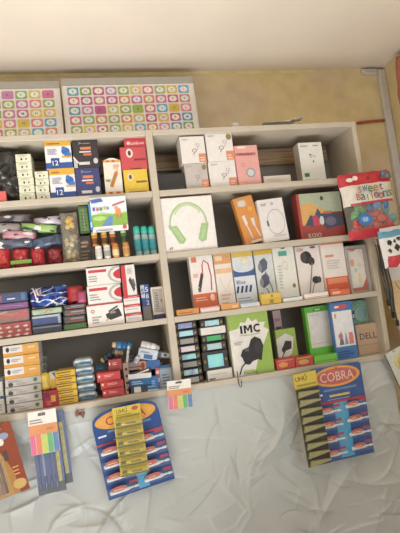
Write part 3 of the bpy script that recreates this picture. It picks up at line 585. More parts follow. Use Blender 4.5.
# little boxes lying along the front edge
FGp = 'small flat boxes lying along the shelf front'
for i, (a, b, yt, c, ar, lb, Y, hh) in enumerate((
    (177, 199.5, 309, '#cf8a44', [('n', .1, .3, .8, .7, 1, '#a86428')], 'flat orange box at the left end of the shelf front', 1.604, None),
    (201, 220, 307, '#e0cfcb', [('r', 0, .7, 1, 1, '#d8a89c')], 'flat pale pink box in front of the red cable box', 1.604, None),
    (221.5, 240, 303.5, '#d9944a', [('r', .6, .2, .9, .6, '#e8b480')], 'flat orange box in front of the white and orange cable box', 1.604, None),
    (241, 260, 303, '#c3cdd4', [('r', 0, 0, 1, .3, '#dfe4e6')], 'flat pale blue box below the zigzag box', 1.604, None),
    (262, 282, 293, '#d0ac34', [('r', .05, .55, .95, .9, '#dabb50'), ('r', .4, .1, .6, .4, '#9a7c20'), ('e', .55, .72, .05, .1, '#7a6420')], 'small chunky yellow box in front of the slate earphones', 1.604, None),
    (283.5, 303, 297.5, '#dcdcd6', [('r', 0, 0, 1, .3, '#c4ccc8')], 'flat white box below the teal tagged box', 1.604, None),
    (305, 329, 293, '#e6dedb', [('r', .02, .2, .98, .3, '#c05a58')], 'flat white box with a thin red line at the shelf front', 1.604, None),
    (331, 350.5, 289.5, '#dd6a48', [('r', .1, .3, .5, .7, '#eab49c')], 'flat orange-red box in front of the wide orange box', 1.604, None))):
    carton('flat_box', lb, 'box', a, b, z3, yt, ar, c, group=FGp, depth=.022, Y=Y)

# ---- row 4, left bay
z4 = ZB[4]
wb = [('r', 0, 0, 1, .3, '#d8963a'), ('e', .13, .62, .05, .22, '#3a3838'), ('r', .55, .3, 1, 1, '#dba04a'), ('n', .22, .5, .5, .8, 2, '#9aa0a8'), ('r', .7, .6, .9, .75, '#e8cfa0')]
zz = z4
# lower grey boxes
pl, pr = 7, 43
S, zz = stack('spool_box', ['%s grey and white spool box under the white and orange ones' % q for q in ('bottom', 'second from bottom', 'third from bottom', 'uppermost')], 'box', 7.5, 43.5, z4, 377.5,
    [('n', .08, .55, .5, .85, 2, '#8a8684'), ('e', .84, .55, .06, .24, '#5a7a48'), ('r', 0, .0, 1, .08, '#8a8684'), ('e', .15, .3, .07, .24, '#4a4646'), ('n', .3, .2, .7, .45, 2, '#a09c98')], '#c3bfbc', 'grey and white spool boxes', depth=.09, Y=1.62)
S[0].active_material_index = 0
S2, zt = stack('glue_stick_box', ['lowest white and orange box on the grey spool boxes', 'middle box of the three white and orange ones, mostly white', 'topmost white and orange box of the left pile'], 'box', 5, 40.5, zz, 344.5, wb, '#dcd8d6', 'white and orange boxes on the left pile', depth=.1, Y=1.615)
S, zz = stack('small_white_box', ['bottom small white box at the left edge of the lowest shelf', 'upper small white box at the left edge of the lowest shelf'], 'box', -10, 5.5, z4, 380, [('r', 0, .85, 1, 1, '#4a6a8a'), ('n', .2, .2, .9, .6, 3, '#9a9c9c')], '#cfd0ce', 'small white boxes at the left edge', depth=.08, Y=1.64)
# grey box ends sticking out behind the pile
zg = Z(377, X(44, z4, 1.66), 1.68)
for i in range(3):
    carton('grey_sleeve', ('lowest', 'middle', 'topmost')[i]+' grey sleeve end poking out right of the orange boxes', 'box', 36, 47, zg+i*.0215, 0, [('r', .6, .1, .95, .7, '#6a7476')], '#a4a6a6', h=.018, depth=.05, Y=1.70+i*.005, group='grey sleeve ends', tilt=-6)
carton('support_box', 'plain dark grey carton behind the yellow tube, carrying the grey sleeves', 'box', 42, 56, z4, 382, [], '#6a6864', depth=.07, Y=1.705)
# red pack, yellow tubes
o, zt, _, _ = carton('colour_pack', 'red pack with purple and yellow marks under the yellow tube', 'pack', 44, 59.5, z4, 391, [('r', .1, .6, .4, .9, '#7a3a6a'), ('r', .5, .3, .8, .7, '#dcb04a'), ('r', .2, .1, .5, .4, '#d86070')], '#b8343c', depth=.05, Y=1.615)
mb = MB(); mb.box(-.014, .014, 0, .02, 0, .055, M('#ddb838', .3), b=.006); mb.art([('r', .25, .15, .7, .85, '#e8cc60')], -.014, .028, 0, .055)
o = mb.build('glue_tube', loc=(X(46.5, zt, 1.62), 1.62, zt+.003), rot=(0, R(-4), 0)); tag(o, 'rounded yellow tube leaning on top of the red pack', 'tube')
mb = MB(); mb.box(-.013, .013, 0, .02, 0, .055, M('#d6c9a6', .3), b=.003); mb.art([('p', [(.1, .05), (.7, .05), (.95, .5), (.3, .6)], '#d8a83a'), ('p', [(.4, .95), (.9, .95), (.9, .5)], '#6a6a8a')], -.013, .026, 0, .055)
o = mb.build('glue_tube', loc=(X(54.8, zt, 1.63), 1.63, zt+.003), rot=(0, R(-3), 0)); tag(o, 'cream and gold tube box right of the rounded yellow tube', 'tube')
yl = [('r', .08, .62, .8, .8, '#7a5a24'), ('n', .15, .25, .85, .5, 1, '#8a6420'), ('r', 0, 0, 1, .12, '#8f6c1e')]
S, zz = stack('yellow_glue_box', ['%s of the five yellow glue boxes in a stack' % q for q in ('bottom', 'fourth from the top', 'middle one', 'second from the top', 'topmost')], 'box', 58.5, 78.5, z4, 370.5, yl, '#d9b036', 'stack of yellow glue boxes', depth=.08, Y=1.618)
for s_, t_ in zip(S, (0, 1, -1, .5, -2)): s_.rotation_euler[2] = R(t_*2)
# blue-white tubes stacked
x0 = X(78, z4, 1.63); x1 = X(97.5, z4, 1.63); w = x1-x0; hz = (Z(358.5, (x0+x1)/2, 1.63)-z4)/5
proto = None
for i in range(5):
    lab = '%s of five rounded blue and white boxes beside the red ones' % ('bottom', 'fourth from the top', 'middle one', 'second from the top', 'topmost')[i]
    if proto is None:
        mb = MB(); mb.box(-w/2, w/2, 0, .07, 0, hz-.0008, M('#a9b8c0', .25), b=hz*.28)
        mb.art([('p', [(.08, .15), (.6, .3), (.92, .2), (.92, .5), (.5, .6), (.08, .45)], '#2f6a94'), ('p', [(.1, .62), (.5, .75), (.9, .6), (.9, .8), (.1, .8)], '#dfe4e6'), ('r', .1, .1, .9, .16, '#3a4650'), ('e', .3, .3, .1, .12, '#7a8a70')], -w/2, w, 0, hz)
        proto = mb.build('soap_box', loc=((x0+x1)/2, 1.63, z4+.0005)); o = proto
    else: o = copy_tree(proto); o.location.z += i*hz; o.location.x -= i*.0008
    tag(o, lab, 'box', 'stack of rounded blue and white boxes')
# red glue boxes with brown hole ends
rd = [('t', 'Fevigel', .5, .6, .3, '#e6b8b4', .6), ('r', .05, .08, .9, .16, '#8a2a30'), ('e', .1, .65, .05, .15, '#e6c8c4')]
rd[0] = ('n', .3, .5, .75, .8, 2, '#e8b4b0')
zz = z4; RB = 'stack of red glue boxes'
for i, (a, b, yt, yw) in enumerate(((103, 125, 389, 0), (101, 124, 381, 0), (97.5, 121, 372.5, 0), (109, 122.5, 359.5, 0))):
    o, zz, _, _ = carton('red_glue_box', ('bottom red box of the red glue stack', 'second red box of the red glue stack', 'third red box, sticking out to the left', 'topmost, smaller red box of the red glue stack')[i], 'box', a, b, zz, yt, rd, ('#cc3f40', '#cc3f40', '#d04244', '#a83c3e')[i], group=RB, depth=.08, Y=(1.615, 1.617, 1.612, 1.625)[i])
carton('teal_box', 'small teal box lying behind the red glue boxes', 'box', 96.5, 108, Z(371, X(102, z4, 1.69), 1.69), 365.5, [('n', .2, .3, .8, .7, 1, '#5aa0b0')], '#2a7a94', depth=.04, Y=1.69)
carton('grey_block', 'dark grey carton standing behind the red glue boxes', 'box', 99, 121, z4, 373, [], '#4a4644', depth=.07, Y=1.695)
# column of perforated brown ends
x0 = X(126, z4, 1.62); x1 = X(131.5, z4, 1.62); h = Z(363, (x0+x1)/2, 1.62)-z4
mb = MB(); mb.box(x0, x1, 1.62, 1.69, z4+G, z4+h, M('#a08478', .7), b=.001)
for k in range(4): mb.lathe([(.0045, 1.6192), (.0045, 1.6198)], M('#332a28'), ((x0+x1)/2, 0, z4+h*(.14+.22*k)), n=14, axis='y')
o = mb.build('punched_carton'); tag(o, 'narrow brown carton with a column of dark round holes', 'box')
# jumbled blue and white glue boxes
def slab(name, label, cat, cx, cyy, wp, hp, ang, Y, col, art, group, d=.03, yaw=0, cap=None):
    c = P(cx, cyy, Y); sc = c.y/FL*1.13; w = wp*sc; h = hp*sc
    if cap is None:
        mb = MB(); mb.box(-w/2, w/2, 0, d, -h/2, h/2, M(col, .28, .1), b=min(.002, h*.15)); mb.art(art, -w/2, w, -h/2, h)
        o = mb.build(name, loc=(c.x, Y, c.z), rot=(0, R(ang), R(yaw))); return tag(o, label, cat, group)
    t = empty(name, (c.x, Y+h/2, c.z), (0, R(ang), R(yaw))); tag(t, label, cat, group)
    mb = MB(); mb.lathe([(h*.2, -w/2), (h*.48, -w/2+.002), (h*.5, -w*.1), (h*.5, w*.2), (h*.42, w*.3)], M(col, .25, .2, 60), n=16, axis='x'); mb.lathe([(h*.505, -w*.28), (h*.505, w*.05)], M(art, .3), n=16, axis='x'); mb.build('tube_body', t)
    mb = MB(); mb.lathe([(h*.3, w*.3), (h*.36, w*.31), (h*.34, w*.46), (h*.2, w*.5)], M(cap, .35), n=14, axis='x'); mb.build('cap', t)
    return t
JG = 'jumbled blue and white glue tubes and boxes'
bw = [('r', 0, .62, 1, 1, '#dfe0e0'), ('n', .15, .2, .8, .5, 2, '#9fc4e0'), ('r', 0, 0, 1, .08, '#1f3f66')]
bb = [('n', .15, .3, .8, .7, 2, '#8fb8dc'), ('r', .85, 0, 1, 1, '#c9ccd0')]
wt = [('r', .3, .1, .75, .5, '#3a6ab0'), ('n', .1, .6, .8, .9, 1, '#8a9ab4')]
J = [
 ('blue_box', 'blue box with a white top stripe near the bottom of the jumble', 140, 380, 20, 11, 3, 1.62, '#2468a4', bw, None),
 ('dark_box', 'black and white box at the very bottom of the jumble', 138, 389, 17, 7, 2, 1.62, '#3a3a40', [('r', .3, .1, .65, .9, '#d4d4d6')], None),
 ('blue_box', 'blue box on the shelf right of the black and white box', 152, 385, 12, 15, 3, 1.622, '#2f72b4', [('n', .1, .4, .9, .8, 3, '#8fc0e4'), ('r', 0, .05, 1, .25, '#cfd6dc')], None),
 ('red_sleeve', 'thin red and grey sleeve end between the blue box and the pale blue box', 157.8, 378, 3.5, 18, 4, 1.625, '#b85450', [('r', .1, .3, .9, .5, '#cfc6c4'), ('r', .1, .7, .9, .85, '#cfc6c4')], None),
 ('pale_blue_box', 'pale blue grey box standing against the divider', 166, 377, 14, 20, 1, 1.63, '#7c98b4', [('r', .15, .1, .85, .85, '#9aa8b4'), ('n', .25, .2, .75, .7, 4, '#4f6a94'), ('r', 0, .9, 1, 1, '#2f5a8c')], None),
 ('brown_box', 'brown grey box lying in the middle of the jumble', 134.5, 366, 16, 7, 2, 1.63, '#8a7470', [('n', .1, .3, .9, .6, 1, '#5a4a48')], None),
 ('dark_tube_box', 'dark box with a white streak above the striped blue box', 140, 373, 20, 4.5, -6, 1.625, '#33343a', [('p', [(.1, .2), (.9, .6), (.9, .9), (.1, .5)], '#dcdad4')], None),
 ('orange_end_box', 'blue box with an orange end in the middle right of the jumble', 150, 365, 18, 8, 3, 1.63, '#2f62a8', [('r', 0, 0, .3, 1, '#d08448'), ('e', .15, .5, .1, .35, '#8a3a2a')], None),
 ('white_blue_box', 'white and blue box tilted right, under the white tube', 148, 354.5, 17, 9.5, 17, 1.632, '#c3ccdc', wt, None),
 ('white_tube', 'white tube lying tilted at the very top of the jumble', 150.5, 346.5, 17, 6.5, 20, 1.634, '#e0e0de', '#d2d6da', '#b8b8b8'),
 ('blue_tube', 'blue tube with a tan cap lying across the top left of the jumble', 122, 345.5, 17, 7, 192, 1.625, '#2f76ac', '#1f5a94', '#c4a888'),
 ('tan_tube', 'tan tube lying just under the blue tube', 118, 352.5, 9, 6, 188, 1.64, '#9a8a74', '#8a7a60', '#6a6258'),
 ('dark_tube', 'dark navy tube leaning at the left of the jumble', 108, 357, 14, 7, 150, 1.65, '#2c4252', '#22384a', '#c0a478'),
 ('slim_stick', 'slim grey white stick leaning upright beside the blue tube', 127.8, 355, 16, 2.5, -78, 1.622, '#b9b9b4', '#a8b0b0', '#dcdcd8'),
 ('white_cap_tube', 'tube with a lilac white cap pointing down left', 137.5, 359.5, 8, 5, -60, 1.628, '#c8c8dc', '#b0b0d0', '#8a8aa4'),
 ('grey_tube_box', 'dark grey blister tube at the right of the jumble by the divider', 163, 355, 16, 6, 12, 1.645, '#54565c', [('r', .4, .2, .9, .8, '#a4a4a4'), ('r', .55, .3, .7, .7, '#3a3c42')], None),
 ('dark_box', 'dark box between white-blue box and pale blue box', 158, 366, 9, 7, 2, 1.65, '#3a3c46', [('n', .2, .3, .8, .7, 1, '#777c8c')], None),
 ('dark_box', 'black box behind the slim stick', 131, 358.5, 9, 8, 5, 1.66, '#2e3036', [('n', .2, .3, .8, .7, 1, '#60646c')], None),
]
for (nm, lb, cx, cy2, wp, hp_, an, Y, col, ar, cap) in J:
    slab(nm, lb, 'tube' if cap else 'box', cx, cy2, wp, hp_, an, Y, col, ar, JG, cap=cap)
carton('backing_carton', 'dark carton at the back carrying the jumbled tubes', 'box', 133, 166, z4, 366, [], '#3c3a3a', depth=.08, Y=1.70)

# ---- row 4, right bay: batteries in holographic blisters
def battery(label, cx, cyy, Y, lab_m, w_=.083, h_=.026, big=False):
    c = P(cx, cyy, Y); t = empty('battery_pack', (c.x, Y, c.z-h_/2)); tag(t, label, 'battery pack', 'packs with shiny labels in two columns')
    mb = MB(); mb.box(-w_/2, w_/2, .004, .045, 0, h_, M('#2c2b2b', .35, .2), b=.002); mb.build('tray', t)
    mb = MB(); mb.box(-w_*.3, w_*.3, -.001, .0035, h_*.14, h_*.82, lab_m, b=.001); mb.build('label', t)
    for s_ in (-1, 1):
        mb = MB(); mb.lathe([(.006, .0), (.0065, .0035), (.003, .004)], M('#8a7448', .35, metal=.5), (s_*w_*.4, -.001, h_/2), n=14, axis='y'); mb.build('end_cap', t)
    return t
zb = z4; hL = (Z(321.5, X(187, z4+.2, 1.62), 1.62)-z4)/8
cl = [holo(), '#8d8a86', holo(), '#cfa9b4', '#8f8c88', holo(), holo(), '#9a9a98']
cl = ['#a9a49e', holo(), '#8d8a86', holo(), '#d0c4cc', '#8f8c88', holo(), holo()]
od = ('bottom', 'seventh from the top', 'sixth from the top', 'fifth from the top', 'fourth from the top', 'third from the top', 'second from the top', 'topmost')
for i in range(8):
    z = z4+i*hL; px = 192.5-i*1.0; Y = 1.62; xx = X(px, z, Y)
    t = battery('%s pack of the left column by the divider' % od[i], 190, 330, Y, cl[i] if not isinstance(cl[i], str) else M(cl[i], .25), h_=hL-.0008)
    t.location = (xx, Y, z+.0005)
# right column: white box, big pack, pair, white, top
zz = z4
o, zz, _, _ = carton('white_carton', 'white carton at the bottom of the right column of shiny packs', 'box', 208.5, 233, zz, 369.5, [('r', .05, .05, .3, .2, '#5a5856'), ('n', .1, .5, .8, .8, 1, '#c4c0ba')], '#d8d4cf', depth=.06, Y=1.617)
def bat2(label, z, pcx, hpy, lm, w_):
    x = X(pcx, z, 1.617); h = Z(hpy, x, 1.617)-z
    t = battery(label, 200, 330, 1.617, lm, w_=w_, h_=h); t.location = (x, 1.617, z+.0005); return z+h+.001
zz = bat2('tall pack with a bright shiny label above the white carton', zz, 217, 351, holo(), .093)
zz = bat2('pack with a pale shiny label under the green one', zz, 215, 342, M('#a9c8d4', .5, .1), .088)
zz = bat2('pack with a bright green shiny label', zz, 214.5, 334.5, M('#46b46a', .5, .2, 30), .088)
o, zz, _, _ = carton('white_carton', 'long thin white carton between two shiny packs', 'box', 201.5, 226, zz, 327, [('n', .5, .3, .95, .6, 1, '#c4d0d4')], '#dcd8d4', depth=.05, Y=1.615)
zz = bat2('topmost pack of the right column, with dark marks on its label', zz, 212.5, 319, M('#a8d8e4', .5, .2, 40), .086)
# IMC charger box
jag = [(.28, .72), (.33, .80), (.30, .78), (.38, .86), (.44, .84), (.5, .93), (.56, .85), (.66, .9), (.7, .84), (.86, .86), (.8, .78), (.98, .78), (1, .76), (1, .62), (.78, .52), (.72, .40), (.86, .38), (.6, .22), (.5, .0), (0, 0), (0, .72)]
imc = [('p', [(0, .74), (.22, .76), (.3, .86), (.42, .84), (.5, .93), (.58, .85), (.7, .88), (.74, .82), (.92, .82), (.86, .74), (.98, .68), (.84, .5), (.6, .2), (.5, 0), (0, 0)], '#dcdad6'),
       ('p', [(.08, .66), (.14, .6), (.2, .45), (.1, .3), (.04, .2), (0, .2), (0, .74)], '#e2e0dc'),
       ('r', .27, .67, .325, .80, '#1f1e20'), ('p', [(.36, .67), (.36, .80), (.42, .80), (.465, .735), (.46, .695), (.41, .755), (.41, .67)], '#1f1e20'), ('p', [(.57, .67), (.57, .80), (.51, .80), (.46, .735), (.465, .695), (.52, .755), (.52, .67)], '#1f1e20'), ('o', .70, .735, .10, .068, .42, 45, 315, '#1f1e20'), ('l', [(.24, .645), (.5, .635), (.76, .65)], .012, '#7fa83a'),
       ('p', [(.3, .42), (.42, .44), (.5, .56), (.6, .6), (.74, .55), (.79, .44), (.7, .2), (.62, .23), (.48, .21), (.4, .16), (.28, .18), (.24, .28), (.2, .32), (.26, .41)], '#29282a'),
       ('r', .32, .38, .42, .42, '#5a5a5c'), ('e', .66, .42, .1, .1, '#333236'), ('l', [(.3, .2), (.2, .14), (.12, .02)], .03, '#29282a'), ('n', .08, .5, .3, .56, 2, '#a9a6a2'), ('n', .22, .02, .6, .08, 1, '#6a7a3a'), ('r', .22, .03, .5, .07, '#8fae4a')]
carton('charger_box', 'large green and white charger box marked IMC', 'box', 235, 275, z4, 313, imc, '#8fb444', depth=.05, Y=1.612, side='#cfd4b8')
carton('small_charger_box', 'smaller green and white box with a black adapter, right of the IMC box', 'box', 279, 299, Z(361, X(287, z4, 1.65), 1.65), 329,
    [('p', [(0, .7), (.5, .85), (.9, .7), (.7, .2), (.3, 0), (0, 0)], '#d6d6d0'), ('p', [(.2, .35), (.45, .62), (.75, .58), (.7, .35), (.4, .3), (.3, .2)], '#333234'), ('l', [(.35, .3), (.2, .12)], .05, '#333234'), ('n', .1, .06, .6, .12, 1, '#7f9a3a')], '#93b64a', depth=.03, Y=1.66)
carton('pink_box', 'pale pink box peeking out behind the IMC box', 'box', 279.5, 287.5, z4, 310.5, [('r', .2, .55, .9, .7, '#6a4a54'), ('r', .1, .8, .8, .85, '#b08a94')], '#c9a8b0', depth=.03, Y=1.71)
carton('red_flat_box', 'flat red box with orange ovals at the front of the lowest shelf', 'box', 277.5, 296, z4, 359, [('e', .35, .45, .25, .25, '#dc8a4a'), ('r', .1, .8, .9, .9, '#d88070')], '#c4403c', depth=.05, Y=1.606, group='flat red boxes of the lowest shelf')
carton('red_flat_box', 'flat red box with a pale label right of its twin', 'box', 296.5, 314, z4, 356.5, [('e', .45, .45, .3, .25, '#d8a05a'), ('r', .1, .8, .9, .9, '#cfae58')], '#c8483c', depth=.05, Y=1.606, group='flat red boxes of the lowest shelf')
o, zg, _, _ = carton('green_flat_box', 'flat bright green box under the green framed one', 'box', 315, 338, z4, 355, [('r', .05, .2, .95, .35, '#5aa83a')], '#72cc44', depth=.05, Y=1.607)
gf = Z(352.5, X(318, z4, 1.655), 1.655)
x0 = X(311, gf, 1.655); x1 = X(339, gf, 1.655); h = Z(306, (x0+x1)/2, 1.655)-gf; w = x1-x0
t = empty('framed_box', ((x0+x1)/2, 1.66, z4+G), (0, 0, 0)); tag(t, 'bright green framed box with a white window, behind the green flat box', 'box'); h += gf-z4
mb = MB(); gm = M('#5fc038', .35)
for a in ((-w/2, -w/2+.009, 0, h), (w/2-.007, w/2, 0, h), (-w/2+.009, w/2-.007, h-.022, h), (-w/2+.009, w/2-.007, 0, .05)): mb.box(a[0], a[1], 0, .03, a[2], a[3], gm, b=.001)
mb.art([('r', .3, .91, .62, .96, '#3f8f34'), ('r', .36, .925, .56, .945, '#dfe8d8')], -w/2, w, 0, h); mb.build('frame', t)
mb = MB(); mb.box(-w/2+.009, w/2-.007, .006, .025, .05, h-.022, M('#e6e2e0', .4)); mb.art([('n', .1, .1, .7, .14, 1, '#c8c4c2'), ('r', .1, .9, .5, .92, '#c8c8c4')], -w/2+.009, w-.016, .05, h-.072, y=.006); mb.build('card', t)
carton('screen_guard_box', 'blue and white box with red tipped shapes at the front of the lowest shelf', 'box', 337.5, 359, z4, 302,
    [('p', [(.05, .22), (.95, .22), (.95, .84), (.05, .84)], '#dfe2ea'), ('r', .2, .88, .75, .95, '#d8505a'), ('r', .2, .9, .4, .93, '#f0e0e0'), ('r', .14, .72, .22, .8, '#d8a04a'), ('p', [(.2, .25), (.35, .5), (.42, .25)], '#6a7080'), ('p', [(.45, .25), (.55, .48), (.62, .25)], '#8a94a4'), ('p', [(.66, .25), (.68, .45), (.86, .45), (.88, .25)], '#dd7a70'), ('n', .08, .03, .9, .17, 3, '#2a5a9a'), ('e', .3, .4, .1, .05, '#c87a80')], '#3d78bc', depth=.02, Y=1.612)
# kraft box and things behind it
carton('kraft_box', 'brown cardboard box marked DELL at the right end of the lowest shelf', 'box', 359.5, 378, z4, 323.5, [('t', 'DELL', .42, .6, .2, '#4a4440', .7), ('r', 0, .3, 1, .32, '#a08468')], '#bfa184', depth=.12, Y=1.64, w=.116, gloss=.8)
x0 = X(351, ZB[4]+.1, 1.70); mb = MB()
mb.lathe([(.055, 0), (.055, .012), (.04, .014), (.038, .0145)], M('#8fc0b8', .2, .15), (0, 0, 0), n=36, axis='y'); mb.lathe([(.030, -.002), (.034, -.001), (.034, 0)], M('#b8d8ac', .3), n=30, axis='y')
t = empty('cable_coil', (X(362, z4+.1, 1.70)-.0, 1.69, z4+.1255)); tag(t, 'pale teal round cable coil pack above the cardboard box', 'cable coil')
t.location.z = Z(314, t.location.x, 1.69)-.0
mb = MB(); 
for k in range(5):
    rr = .026+.006*k; mb.tube([(rr*math.cos(a*math.pi/18), -.004*(k % 2), rr*math.sin(a*math.pi/18)) for a in range(37)], .003, M(('#a9d4b4', '#8fc4bc')[k % 2], .3))
mb.build('coil', t)
mb = MB(); mb.box(-.06, .06, .006, .01, -.055, .055, M('#9cc4cc', .3)); mb.box(-.052, -.034, -.008, .004, -.015, .018, M('#4a4a50', .4)); mb.box(-.050, -.036, -.009, -.008, -.010, .004, M('#d8d8dc', .4)); mb.build('card', t)
# ------------------------------------------------------------------ on top of the cabinet: two alphabet charts
charts = [((-.62), X(65.5, ZB[0], 1.74), 85.5, 'left alphabet and number chart, cut off by the picture edge'), (X(67.5, ZB[0], 1.74), X(202, ZB[0], 1.74), 81, 'right alphabet and number chart, ending above the divider')]
cols = ['#d8709c', '#e2849a', '#8fb452', '#5cb0d4', '#c65c94', '#9cb84e', '#4fa4cc', '#dcc04c', '#d88a60', '#c880b4', '#dcb84a', '#7aa84a']
gl = 'ABCDEFGHIJKLMNOPQRSTUVWXYZ1234567890'
for ci, (xa1, xb1, yt, lb) in enumerate(charts):
    w = xb1-xa1; xm = X(100 if ci else 30, ZB[0]+.15, 1.75); h = Z(yt, xm, 1.75)-ZB[0]
    h = Z(78.0 if ci else 81.5, xm, 1.76)-ZB[0]
    t = empty('wall_chart', ((xa1+xb1)/2, 1.745, ZB[0]+.001), (R(-4), 0, 0)); tag(t, lb, 'chart', 'alphabet charts above the cabinet')
    mb = MB(); mb.box(-w/2, w/2, 0, .004, 0, h, M('#dcd6cc', .5, .04), b=.0008)
    mb.build('backing', t)
    mb = MB(); mb.box(-w/2, w/2, -.004, .0, h-.028, h, M('#a9a499', .5, .04), b=.001); mb.build('top_rail', t)
    mb = MB(); mb.box(-w/2+.008, w/2-.008, -.002, 0, .0, h-.029, M('#e4dcd6', .45))
    x_r = w/2-.02; cw = .0475; ch = (h-.04)/6.05; k = 3*ci
    nc = int((w-.03)/cw)
    for i in range(nc):
        for j in range(6):
            cx = x_r-cw*(i+.5); cz = h-.034-ch*(j+.5)
            if cz-ch/2 < -.005: 
                pass
            if cz < .008: continue
            k = (i*7+j*5+ci*3+(i*j) % 4) % 12; col = cols[k]; cb = ('#ecdce0', '#e6e8d4', '#e0e8ea', '#f0e8d0')[(i+2*j) % 4]
            solid = (i*3+j*7+ci) % 9 == 0
            a, b = cw*.44, ch*.43
            pts = []
            for (sx, sz, a0) in ((1, -1, -90), (1, 1, 0), (-1, 1, 90), (-1, -1, 180)):
                for q in range(4):
                    an = R(a0+q*30); pts.append((cx+sx*(a-.006)+.006*math.cos(an), cz+sz*(b-.006)+.006*math.sin(an)))
            mb.add([(p[0], -.0024, p[1]) for p in pts], [tuple(range(16))], col)
            if not solid: mb.art([('e', .5, .5, .36, .36, cb)], cx-a, 2*a, cz-b, 2*b, y=-.0025)
            mb.art([('t', gl[(i*5+j+ci*9) % 36], .5, .5, .30, '#6a5a62' if not solid else '#4f5a6a', .35)], cx-a, 2*a, cz-b, 2*b, y=-.0028)
    mb.build('printed_sheet', t)
# scraps of paper on the cabinet top
zt0 = ZB[0]
mb = MB(); vs = []; fs = []
n = 20
for i in range(n+1):
    for j in range(5):
        u = i/n; vs.append(((u-.5)*.17, (j/4-.5)*.06, .010+.016*abs(noise.noise(Vector((u*5, j*.7, 2))))+.022*max(0, u-.55)*2))
for i in range(n):
    for j in range(4): fs.append((i*5+j, (i+1)*5+j, (i+1)*5+j+1, i*5+j+1))
mb.add(vs, fs, M('#d6cfc6', .7, .08), True); mb.add([(v[0], v[1], 0.0) for v in vs], [f[::-1] for f in fs], M('#d6cfc6', .7, .08), True)
o = mb.build('paper_scrap', loc=(X(284, zt0, 1.63), 1.633, zt0+.001)); tag(o, 'torn white paper scrap lying on top of the cabinet', 'paper', 'paper scraps')
mb = MB(); pillow(mb, .03, .022, .03, M('#d6cfc6', .7), seed=6, n=10, nz=.4); o = mb.build('paper_scrap', loc=(X(235, zt0, 1.63), 1.625, zt0)); tag(o, 'tiny crumpled paper ball on top of the cabinet', 'paper')

# ------------------------------------------------------------------ crumpled white sheet under the cabinet
xa, xb = -.75, None
def sheet():
    import numpy as np
    rs = np.random.RandomState(11)
    nx, nzz = 420, 270; z1_ = ZB[4]-T-.0005; z0_ = z1_-.76; x0_ = -.62; x1_ = 1.04
    gx, gz = np.meshgrid(np.linspace(x0_, x1_, nx+1), np.linspace(z0_, z1_, nzz+1)); y = np.zeros_like(gx)
    for k in range(420):              # sharp creases of all lengths: a ridge on one side, a soft slope on the other
        cx, cz = rs.uniform(x0_, x1_), rs.uniform(z0_, z1_); L = rs.choice([.025, .045, .08, .15], p=[.35, .35, .22, .08])*rs.uniform(.7, 1.3)
        a = rs.choice([rs.uniform(0, math.pi), math.pi/2+rs.normal()*.35, rs.normal()*.3]); ca, sa = math.cos(a), math.sin(a)
        bend = rs.normal()*2.5
        t_ = (gx-cx)*ca+(gz-cz)*sa; d = -(gx-cx)*sa+(gz-cz)*ca+bend*t_*t_
        w1, w2 = max(.0025, L*rs.uniform(.03, .08)), L*rs.uniform(.15, .4); A = L*rs.uniform(.05, .12)*rs.choice([-1, 1, 1])*(.5 if L > .1 else 1)
        y += A*np.where(d > 0, np.exp(-d/w1), np.exp(d/w2))*np.exp(-(t_/L)**4)
    vs = []
    for j in range(nzz+1):
        for i in range(nx+1):
            x, z = gx[j, i], gz[j, i]
            yy = y[j, i]+.02*noise.noise(Vector((x*1.8, z*1.4, 4)))+.006*noise.noise(Vector((x*6, z*4, 8)))
            f = min(1, (z1_-z)/.1); yy *= .3+.7*f
            vs.append((x+.008*noise.noise(Vector((0, z*7, 2)))*(i/nx), FY+.010-yy, z))
    fs = [(j*(nx+1)+i, j*(nx+1)+i+1, (j+1)*(nx+1)+i+1, (j+1)*(nx+1)+i) for j in range(nzz) for i in range(nx)]
    mb = MB(); mb.add(vs, fs, M('#bec4c3', .45, .03, 8), True)
    o = mb.build('crumpled_sheet'); tag(o, 'large crumpled white sheet hanging under the cabinet', 'sheet')
sheet()
# narrow grey batten just below the cabinet at the right and lower plinth
mb = MB(); mb.box(.99, XR+.02, BY-.02, WY, ZB[4]-T-.10, ZB[4]-T-.06, M('#b4ab9c', .6)); o = mb.build('wall_batten'); tag(o, 'short pale batten on the wall below the cabinet right end', 'batten')

